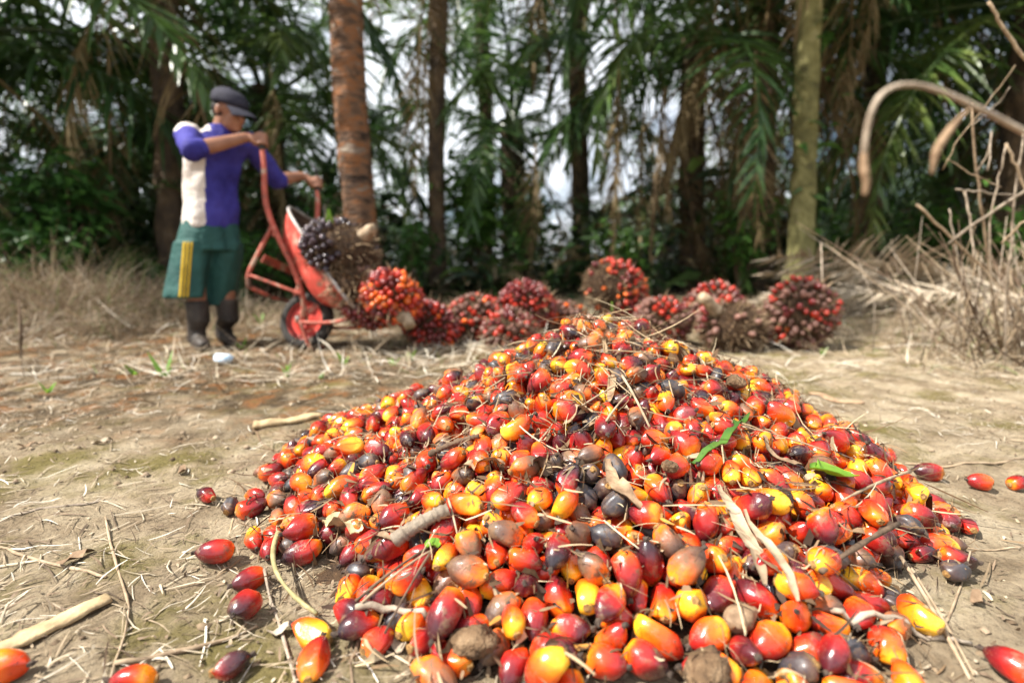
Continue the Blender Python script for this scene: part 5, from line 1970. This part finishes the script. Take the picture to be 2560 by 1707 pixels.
def litter(name, label, N, xr, yr, dens, Lr, Wr, p, lift=0.006, dirspread=None, wcol=SCOL, mat=None, seg=4):
    y = yr[0] + (yr[1] - yr[0]) * lr.random(N) ** 1.2
    x = lr.uniform(xr[0], xr[1], N)
    k = lr.random(N) < dens(x, y)
    k &= heap_q(x, y) > 0.98
    x, y = x[k], y[k]
    n0 = len(x)
    a = lr.uniform(0, 6.28, n0) if dirspread is None else lr.normal(dirspread[0], dirspread[1], n0)
    D = np.stack([np.cos(a), np.sin(a), np.zeros(n0)], -1)
    L = lr.uniform(*Lr, n0) * (0.5 + lr.random(n0))
    v, f, n = ribbons(np.stack([x, y, np.zeros(n0)], -1), D, L, lr.uniform(*Wr, n0), np.zeros(n0), seg, roll=lr.normal(0, 0.35, n0), taper=0.3, side=lr.normal(0, 0.16, n0))
    s = np.repeat(np.linspace(0, 1, seg + 1), 2)[None]
    v[..., 2] += Tf(v[..., 0], v[..., 1]) + 0.0025 + lr.uniform(0, lift, (n0, 1)) * (0.3 + s * (1 - s) * 4 * lr.uniform(-.2, 1, (n0, 1))) + np.clip(lr.normal(0, lift, (n0, 1)), 0, None) * s ** 2
    cc = wcol[lr.choice(len(wcol), n0, p=p)] * lr.uniform(0.8, 1.15, (n0, 1))
    o = link(name, np_mesh(name, v.reshape(-1, 3), f, rep(cc, n), smooth=False), mat or M_straw)
    return tag(o, label, 'straw litter' if mat is None else 'grass', kind='stuff')


litter('straw_litter', 'pale dry straw and leaf shreds scattered on the soil around the heap', 30000, (-2.6, 2.8), (0.42, 3.0),
       lambda x, y: np.clip(0.25 + 0.8 * n2(x, y, 1.9, 81) + 0.15 * sstep(0.0, -0.9, x) + 0.5 * sstep(0.8, 1.8, x) * sstep(1.0, 1.8, y), 0.04, 1), (0.012, 0.075), (0.0008, 0.0036), [.25, .16, .25, .16, .08, .10], lift=0.005)
litter('leaf_crumbs', 'small dry leaf crumbs on the soil around the heap', 26000, (-2.2, 2.4), (0.40, 2.6),
       lambda x, y: np.clip(0.5 + 0.7 * n2(x, y, 2.6, 84), 0.1, 1), (0.004, 0.016), (0.0015, 0.006), [.20, .0, .30, .26, .0, .24], lift=0.004, seg=2)
litter('dry_grass_litter', 'tangled dry grass lying across the back of the clearing', 22000, (-7, 7), (2.2, 6.8),
       lambda x, y: np.clip(0.55 + 0.6 * n2(x, y, 0.9, 82), 0.1, 1), (0.08, 0.34), (0.003, 0.009), [.3, .2, .24, .1, .1, .06], lift=0.06)

# crumbs and clods of soil
N = 5200
x, y = lr.uniform(-2.2, 2.4, N), 0.42 + 2.4 * lr.random(N) ** 1.2
k = (lr.random(N) < np.clip(0.45 + 0.9 * n2(x, y, 2.2, 87), 0.03, 1)) & (heap_q(x, y) > 1.0)
x, y = x[k], y[k]
N = len(x)
base_v = np.array([[1, 0, 0], [-1, 0, 0], [0, 1, 0], [0, -1, 0], [0, 0, 1], [0, 0, -1.0], [.6, .6, .5], [-.6, .6, .5], [-.6, -.6, .5], [.6, -.6, .5]])
bf = np.array([[0, 6, 9], [0, 2, 6], [2, 7, 6], [2, 1, 7], [1, 8, 7], [1, 3, 8], [3, 9, 8], [3, 0, 9], [4, 9, 6], [4, 6, 7], [4, 7, 8], [4, 8, 9]])
sz = 0.0022 + 0.008 * lr.random(N) ** 3
V = base_v[None] * sz[:, None, None] * lr.uniform(0.6, 1.25, (N, 10, 1)) * np.array([1, 1, .7])
aa = lr.uniform(0, 6.28, N)
ca, sa = np.cos(aa)[:, None], np.sin(aa)[:, None]
V = np.stack([V[..., 0] * ca - V[..., 1] * sa + x[:, None], V[..., 0] * sa + V[..., 1] * ca + y[:, None], V[..., 2] + (Tf(x, y) + sz * .25)[:, None]], -1)
F = (np.arange(N)[:, None, None] * 10 + bf[None]).reshape(-1, 3)
cc = np.array([[0.28, 0.21, 0.14], [0.18, 0.13, 0.08], [0.36, 0.29, 0.20], [0.11, 0.075, 0.045]])[lr.integers(0, 4, N)]
tag(link('soil_clods', np_mesh('soil_clods', V.reshape(-1, 3), F, rep(cc, 10)), M_fibre), 'small crumbs and clods of soil on the ground round the heap', 'soil clods', kind='stuff')

# standing dry grass and brush
def blades(name, label, x, y, Hh, wd, lean, cols, p, cat, seg=4, mat=None, stiff=0.5):
    n0 = len(x)
    a = lr.uniform(0, 6.28, n0)
    ln_ = np.abs(lr.normal(lean, lean * 0.5, n0))
    D = np.stack([np.cos(a) * ln_, np.sin(a) * ln_, np.ones(n0)], -1)
    v, f, n = ribbons(np.stack([x, y, T(x, y) - 0.01], -1), D, Hh, wd, lr.uniform(0.1, stiff, n0), seg, roll=lr.uniform(0, 3.1, n0), taper=0.12, side=lr.normal(0, 0.25, n0))
    cc = cols[lr.choice(len(cols), n0, p=p)] * lr.uniform(0.75, 1.2, (n0, 1))
    o = link(name, np_mesh(name, v.reshape(-1, 3), f, rep(cc, n), smooth=False), mat or M_grass)
    return tag(o, label, cat, kind='stuff')


GC = np.array([[0.40, 0.33, 0.20], [0.30, 0.23, 0.13], [0.50, 0.43, 0.30], [0.20, 0.145, 0.085], [0.16, 0.24, 0.05], [0.24, 0.33, 0.07]])
N = 15000
x, y = lr.uniform(-7, 7, N), 2.15 + 5.2 * lr.random(N) ** 0.9
k = lr.random(N) < np.clip(0.35 + 0.8 * n2(x, y, 1.1, 91) + 0.35 * sstep(3, 5, y) - 0.9 * np.exp(-(((x + 0.2) / 1.6) ** 2 + ((y - 2.6) / 0.9) ** 2)) * 0, 0, 1)
k &= ~((np.abs(x - 0.6) < 1.7) & (y < 2.35))
x, y = x[k], y[k]
Hh = lr.uniform(0.03, 0.14, len(x)) * (1 + 1.0 * sstep(3.5, 5.5, y))
blades('dry_grass', 'short dry grass with green blades across the back of the clearing', x, y, Hh, lr.uniform(0.002, 0.006, len(x)), 0.7, GC, [.30, .22, .16, .12, .11, .09], 'grass')
# brush on the left bank
N = 15000
x, y = lr.normal(-3.7, 1.05, N), lr.normal(4.3, 0.75, N)
k = (y > 2.9) & (x < -1.6) & ((x + 1.9) ** 2 + (y - 3.25) ** 2 > .2)
x, y = x[k], y[k]
dd = np.exp(-(((x + 3.9) / 1.3) ** 2 + ((y - 4.4) / 0.9) ** 2))
BC = np.array([[0.22, 0.155, 0.095], [0.30, 0.22, 0.14], [0.14, 0.095, 0.055], [0.38, 0.30, 0.20], [0.46, 0.38, 0.28], [0.15, 0.20, 0.06]])
blades('dry_brush', 'brown tangled dry brush on the bank at the left', x, y, lr.uniform(0.2, 0.75, len(x)) * (0.35 + 0.95 * dd), lr.uniform(0.003, 0.008, len(x)), 1.1, BC, [.28, .24, .2, .14, .08, .06], 'brush', seg=5, stiff=0.9)
# brush below the right shrub
N = 4200
x, y = lr.normal(3.1, 0.7, N), lr.normal(3.35, 0.6, N)
k = (x > 1.9) & (y > 2.3)
x, y = x[k], y[k]
blades('dry_brush', 'pale dry brush under the leafless shrub at the right', x, y, lr.uniform(0.08, 0.42, len(x)) * np.clip((x - 1.6) / 1.2, .2, 1), lr.uniform(0.003, 0.007, len(x)), 1.1, BC, [.12, .26, .1, .22, .22, .08], 'brush', seg=5, stiff=0.9)


# green shoots
def shoot(u, v, h, n, seed, label, wd=0.02):
    p = G(u, v)
    p.z = float(T(p.x, p.y))
    r = np.random.default_rng(seed)
    root = empty('green_shoot', p)
    tag(root, label, 'shoot', 'green shoots in the dry grass')
    for k in range(n):
        a = r.uniform(0, 6.28)
        D = np.array([[math.cos(a) * .45, math.sin(a) * .45, 1.0]])
        v_, f_, m_ = ribbons(np.zeros((1, 3)) - np.array([[0, 0, .01]]), D, np.array([h * r.uniform(.6, 1.1)]), np.array([wd * r.uniform(.7, 1.2)]), np.array([r.uniform(.1, .5)]), 4, roll=np.array([r.uniform(0, 3)]), taper=0.1)
        link('leaf', np_mesh('leaf', v_.reshape(-1, 3), f_), M_fresh, root)


for i, (u, v, h, n, lab) in enumerate((
        (378, 868, .17, 6, 'bright green shoot with upright blades below the worker at the left'),
        (312, 862, .11, 4, 'smaller green shoot left of the upright one below the worker'),
        (600, 745, .16, 4, 'green shoot between the worker and the wheelbarrow wheel'),
        (555, 800, .12, 4, 'green shoot by the worker boots'),
        (940, 830, .12, 7, 'green grass tuft right of the wheelbarrow'),
        (905, 842, .09, 6, 'low green tuft below the wheelbarrow load'),
        (790, 835, .09, 5, 'low green tuft right of the wheel'),
        (660, 860, .08, 5, 'low green tuft left below the wheel'),
        (110, 900, .09, 5, 'low green sprout at the left on the dark soil'),
        (1888, 815, .10, 5, 'green tuft at the right foot of the large red bunch'),
        (2045, 720, .10, 5, 'green sprout before the pale frond heap'),
        (2330, 745, .14, 5, 'green sprout under the leafless shrub'),
        (735, 870, .06, 5, 'tiny green tuft in front of the wheel'))):
    shoot(u, v, h, n, 600 + i, lab)

# ---------------------------------------------------------------- single pieces on the ground
def gpath(pts, n, lift):
    P = np.array([A3(G(u, v)) for u, v in pts])
    s = np.linspace(0, 1, len(P))
    S = np.linspace(0, 1, n)
    Q = np.stack([np.interp(S, s, P[:, i]) for i in range(3)], -1)
    for i in range(2):
        Q[1:-1, i] = np.convolve(Q[:, i], np.ones(3) / 3, 'valid')
    Q[:, 2] = top(Q[:, 0], Q[:, 1]) + lift
    Q[1:-1, 2] = np.maximum(Q[1:-1, 2], np.convolve(Q[:, 2], np.ones(3) / 3, 'valid'))
    return Q


def gpiece(name, pts, r0, r1, mat, label, cat, flat=None, lift=None, n=14, rough=0.10, group='dry pieces lying on the soil', sides=8):
    P = gpath(pts, n, (lift if lift is not None else r0 * (flat or 1) * 0.8))
    rad = np.linspace(r0, r1, n) * (1 + rough * np.random.default_rng(abs(int(pts[0][0])) + 3).normal(0, 1, n))
    rad[0] *= 0.7
    c = P[n // 2].copy()
    o = MB().tube(P - c, rad, sides=sides, flat=flat).build(name, mat)
    o.location = c
    return tag(o, label, cat, group)


gpiece('frond_stalk', [(-40, 1508), (80, 1455), (250, 1378)], .020, .015, M_stalk, 'wide pale dry frond stalk at the lower left corner', 'frond stalk', flat=.35)
gpiece('wood_husk', [(583, 978), (660, 972), (742, 962)], .024, .018, M_stalk, 'tan husk of a frond base lying left of the heap', 'husk', flat=.55, rough=.16)
gpiece('dry_straw', [(0, 1262), (120, 1300), (245, 1330)], .0028, .0024, M_stick, 'long pale stem on the soil at the left edge', 'stem')
gpiece('dry_straw', [(243, 1195), (262, 1290), (300, 1390), (290, 1450), (255, 1568)], .0022, .0014, M_stick, 'thin curved stem running down to the bottom edge at the left', 'stem')
gpiece('dry_straw', [(265, 1535), (430, 1490), (590, 1430)], .0036, .0022, M_stick, 'straight pale stem in front of the lone maroon fruit', 'stem')
gpiece('dry_straw', [(605, 1325), (640, 1420), (680, 1568)], .0024, .0018, M_twigl, 'thin grey stem left of the orange fruit at the bottom edge', 'stem')
gpiece('curly_root', [(588, 985), (600, 1015), (640, 1040)], .0020, .0016, M_leafb, 'short tan root curling from the tan husk', 'root')
gpiece('curly_root', [(625, 1000), (690, 1018), (716, 1030), (712, 1070), (690, 1105)], .0020, .0016, M_leafb, 'long tan root curling between the tan husk and the heap', 'root')
gpiece('dry_straw', [(0, 1205), (150, 1170), (240, 1150)], .006, .004, M_twigl, 'grey leaf strip on the soil at the left', 'stem', flat=.3)
gpiece('dry_straw', [(1900, 1490), (2060, 1480), (2230, 1478)], .0040, .0026, M_twigl, 'grey twig lying on the soil at the lower right', 'stem')
gpiece('dry_straw', [(2130, 1245), (2240, 1262), (2352, 1265)], .0018, .0012, M_stick, 'thin white straw on the soil right of the heap', 'stem')
gpiece('dry_straw', [(2080, 1060), (2200, 1068), (2352, 1060)], .0032, .0024, M_stick, 'pale straw lying behind the lone orange fruit at the right', 'stem')
gpiece('dry_straw', [(820, 1470), (900, 1462), (985, 1480)], .0050, .0034, M_twigl, 'curved grey twig at the left front foot of the heap', 'stem')
gpiece('dry_straw', [(2120, 1405), (2170, 1440), (2230, 1300)], .0020, .0016, M_stick, 'bent straw on the soil right of the front of the heap', 'stem')
gpiece('leaf_sheath', [(1860, 905), (1920, 915), (1985, 925)], .024, .018, M_leafb, 'tan flat leaf sheath on the soil right behind the heap', 'leaf sheath', flat=.2)
for (u, v, s_, rz, lab) in ((70, 1030, .05, .5, 'dead grey leaf on the soil at the far left'), (240, 1020, .045, 1.2, 'white dead leaf scrap on the soil at the left'),
                            (420, 1085, .04, 2.0, 'dead brown leaf left of the lone dark red fruit'), (650, 1450, .04, .3, 'pale leaf scrap beside the crimson lone fruit'),
                            (180, 1290, .06, 1.4, 'dead brown leaf on the soil at the left edge'), (905, 1500, .035, 2.6, 'pale leaf scrap at the left front of the heap'),
                            (2240, 1390, .035, .9, 'dead leaf scrap on the soil at the right')):
    p = G(u, v)
    v_, f_, m_ = ribbons(np.array([[-s_ / 2, 0, .004]]), np.array([[1.0, 0, .15]]), np.array([s_]), np.array([s_ * .45]), np.array([.2]), 6, roll=np.array([.2]), taper=.15)
    v_ = v_.reshape(-1, 3)
    v_[:, 2] += .006 * np.sin(v_[:, 0] * 180 + v_[:, 1] * 90)
    n_ = len(v_)
    vv = np.concatenate([v_, v_ - [0, 0, .0012]])
    ff = np.concatenate([f_, f_[:, ::-1] + n_])
    o = link('dead_leaf', np_mesh('dead_leaf', vv, ff), M_pale if 'pale' in lab or 'white' in lab else M_leafb, None, (p.x, p.y, p.z + .006), (0, 0, rz))
    tag(o, lab, 'leaf', 'dead leaves on the soil')
# scrap of plastic
p = G(515, 836)
M_pl = noise_mat('plastic_scrap', [(0.4, (0.35, 0.55, 0.75)), (0.6, (0.75, 0.80, 0.85))], scale=40, rough=0.35, bump=0)
mb = MB().ell((0, 0, .03), (.05, .03, .028), nu=14, nv=9)
mb.v[0] = mb.v[0] * (1 + .3 * vnoise(mb.v[0] * 60, 5)[:, None])
o = mb.build('plastic_scrap', M_pl)
o.location = p
tag(o, 'crumpled blue and white plastic scrap in the grass below the worker', 'plastic')
# thin stakes
for (u, v0, v1, mat, r0, lab) in ((46, 822, 688, M_twigd, .008, 'thin dark upright stick in the grass at the far left'),
                                  (1888, 800, 560, M_twigl, .006, 'thin upright stick right beside the large red bunch'),
                                  (757, 640, 470, M_twigl, .009, 'thin grey leaning stick behind the wheelbarrow')):
    b_ = G(u, v0) if v0 > 700 else W(u + 6, 700, 4.3)
    t_ = W(u - (12 if u > 700 and u < 800 else 2), v1, b_.y + .02)
    mid = (b_ + t_) / 2 + Vector((.008, 0, 0))
    o = MB().tube([A3(b_) - A3(b_) - [0, 0, .02], A3(mid) - A3(b_), A3(t_) - A3(b_)], [r0, r0 * .85, r0 * .6], sides=7).build('dry_stick', mat)
    o.location = b_
    tag(o, lab, 'stick', 'upright dry sticks')

# ---------------------------------------------------------------- leafless shrub and drooping branch at the right
sb = G(2292, 828)
dsh = empty('leafless_shrub', sb)
tag(dsh, 'leafless dry shrub of grey sticks at the right edge', 'shrub')
TW = [  # path in the picture with distance, radius in m
    ([(2292, 828, 2.75), (2240, 720, 2.72), (2195, 620, 2.7), (2190, 560, 2.68)], .012, .007, M_twigd),
    ([(2300, 800, 2.7), (2270, 600, 2.6), (2255, 480, 2.55), (2240, 380, 2.5), (2232, 238, 2.45)], .012, .008, M_stick),
    ([(2240, 400, 2.5), (2270, 350, 2.45), (2280, 300, 2.4), (2268, 392, 2.38)], .007, .006, M_twigl),
    ([(2180, 560, 2.6), (2260, 500, 2.5), (2352, 440, 2.4), (2420, 400, 2.3)], .012, .011, M_twigl),
    ([(2105, 470, 2.6), (2160, 520, 2.6), (2230, 590, 2.6), (2290, 650, 2.6)], .012, .008, M_stick),
    ([(2195, 435, 2.5), (2250, 440, 2.5), (2330, 448, 2.5)], .007, .006, M_twigl),
    ([(2215, 440, 2.6), (2228, 500, 2.6), (2240, 600, 2.6)], .008, .008, M_twigl),
    ([(2232, 290, 2.45), (2290, 240, 2.4), (2320, 200, 2.35)], .004, .003, M_twigl),
    ([(2165, 390, 2.5), (2200, 320, 2.45), (2290, 210, 2.4), (2332, 150, 2.35)], .004, .003, M_stick),
    ([(2270, 5, 2.2), (2300, 60, 2.2), (2360, 140, 2.2)], .010, .012, M_stick),
    ([(2310, 330, 2.4), (2340, 400, 2.4), (2380, 500, 2.4)], .010, .010, M_stick),
    ([(2310, 335, 2.4), (2290, 420, 2.45), (2270, 520, 2.5), (2280, 700, 2.6)], .006, .008, M_twigl),
    ([(2352, 300, 2.4), (2330, 480, 2.45), (2315, 640, 2.5), (2300, 800, 2.7)], .007, .010, M_twigl),
    ([(2180, 480, 2.7), (2190, 540, 2.7), (2215, 640, 2.7), (2262, 760, 2.7)], .006, .008, M_twigl),
    ([(2175, 365, 2.5), (2230, 400, 2.5), (2300, 430, 2.5)], .004, .005, M_stick),
    ([(2300, 560, 2.45), (2340, 520, 2.4), (2400, 470, 2.35)], .008, .007, M_stick),
]
for pts, r0, r1, mt in TW:
    P = np.array([A3(W(*p_)) - A3(sb) for p_ in pts])
    S = np.linspace(0, 1, 12)
    Q = np.stack([np.interp(S, np.linspace(0, 1, len(P)), P[:, i]) for i in range(3)], -1)
    Q[1:-1] += np.random.default_rng(int(pts[0][0])).normal(0, .0025, (10, 3))
    MB().tube(Q, np.linspace(r0, r1, 12) * .62, sides=7).build('twig', mt, dsh)
tr_ = np.random.default_rng(5)
for k in range(170):
    b_ = np.array([tr_.normal(.25, .28), tr_.normal(.05, .25), 0.0])
    b_[2] = float(T(sb.x + b_[0], sb.y + b_[1])) - sb.z
    d_ = np.array([tr_.normal(-.15, .55), tr_.normal(-.1, .4), 1.0])
    L0 = tr_.uniform(.25, .8)
    p1 = b_ + d_ * L0 * .5 + tr_.normal(0, .02, 3)
    p2 = b_ + d_ * L0 + tr_.normal(0, .06, 3)
    MB().tube([b_, p1, p2], [.0038, .0028, .0013], sides=5).build('twig', (M_twigl, M_stick, M_twigd)[k % 3], dsh)

dbp = Vector((.80, .42, float(T(.80, .42))))
dbr = empty('drooping_branch', dbp)
tag(dbr, 'pale dry branch arching down close to the lens with brown withered ends', 'branch')


def dpath(P, rad, mat, nm):
    P = np.array(P)
    S = np.linspace(0, 1, 30)
    Q = np.stack([np.interp(S, np.linspace(0, 1, len(P)), P[:, i]) for i in range(3)], -1)
    for _ in range(3):
        Q[1:-1] = (Q[:-2] + Q[1:-1] + Q[2:]) / 3
    MB().tube(Q, .54 * np.interp(S, np.linspace(0, 1, len(rad)), rad) * (1 + .04 * np.random.default_rng(9).normal(0, 1, 30)), sides=10).build(nm, mat, dbr)


def dq(u, v, y):
    return A3(W(u, v, y)) - A3(dbp)


dpath([np.zeros(3) - [0, 0, .02], np.array([.02, .01, .25]), np.array([-.08, 0, .48]), dq(2420, 345, 0.4200), dq(2330, 290, 0.4060), dq(2240, 245, 0.3990), dq(2140, 196, 0.3920), dq(2060, 188, 0.3920), dq(2010, 220, 0.3850), dq(1990, 290, 0.3850), dq(1984, 360, 0.3850)], [.0048, .0048, .0045, .004, .0037, .0034, .0034, .0036, .0038], M_twigl, 'stem')
dpath([dq(1984, 352, 0.3850), dq(1984, 385, 0.3850), dq(1990, 420, 0.3850), dq(1986, 448, 0.3850)], [.0038, .0055, .0045, .003], M_leafb, 'withered_end')
dpath([dq(2235, 243, 0.3990), dq(2205, 270, 0.3955), dq(2180, 300, 0.3920), dq(2150, 345, 0.3920), dq(2140, 400, 0.3920)], [.002, .003, .0048, .0055, .002], M_leafb, 'withered_pod')
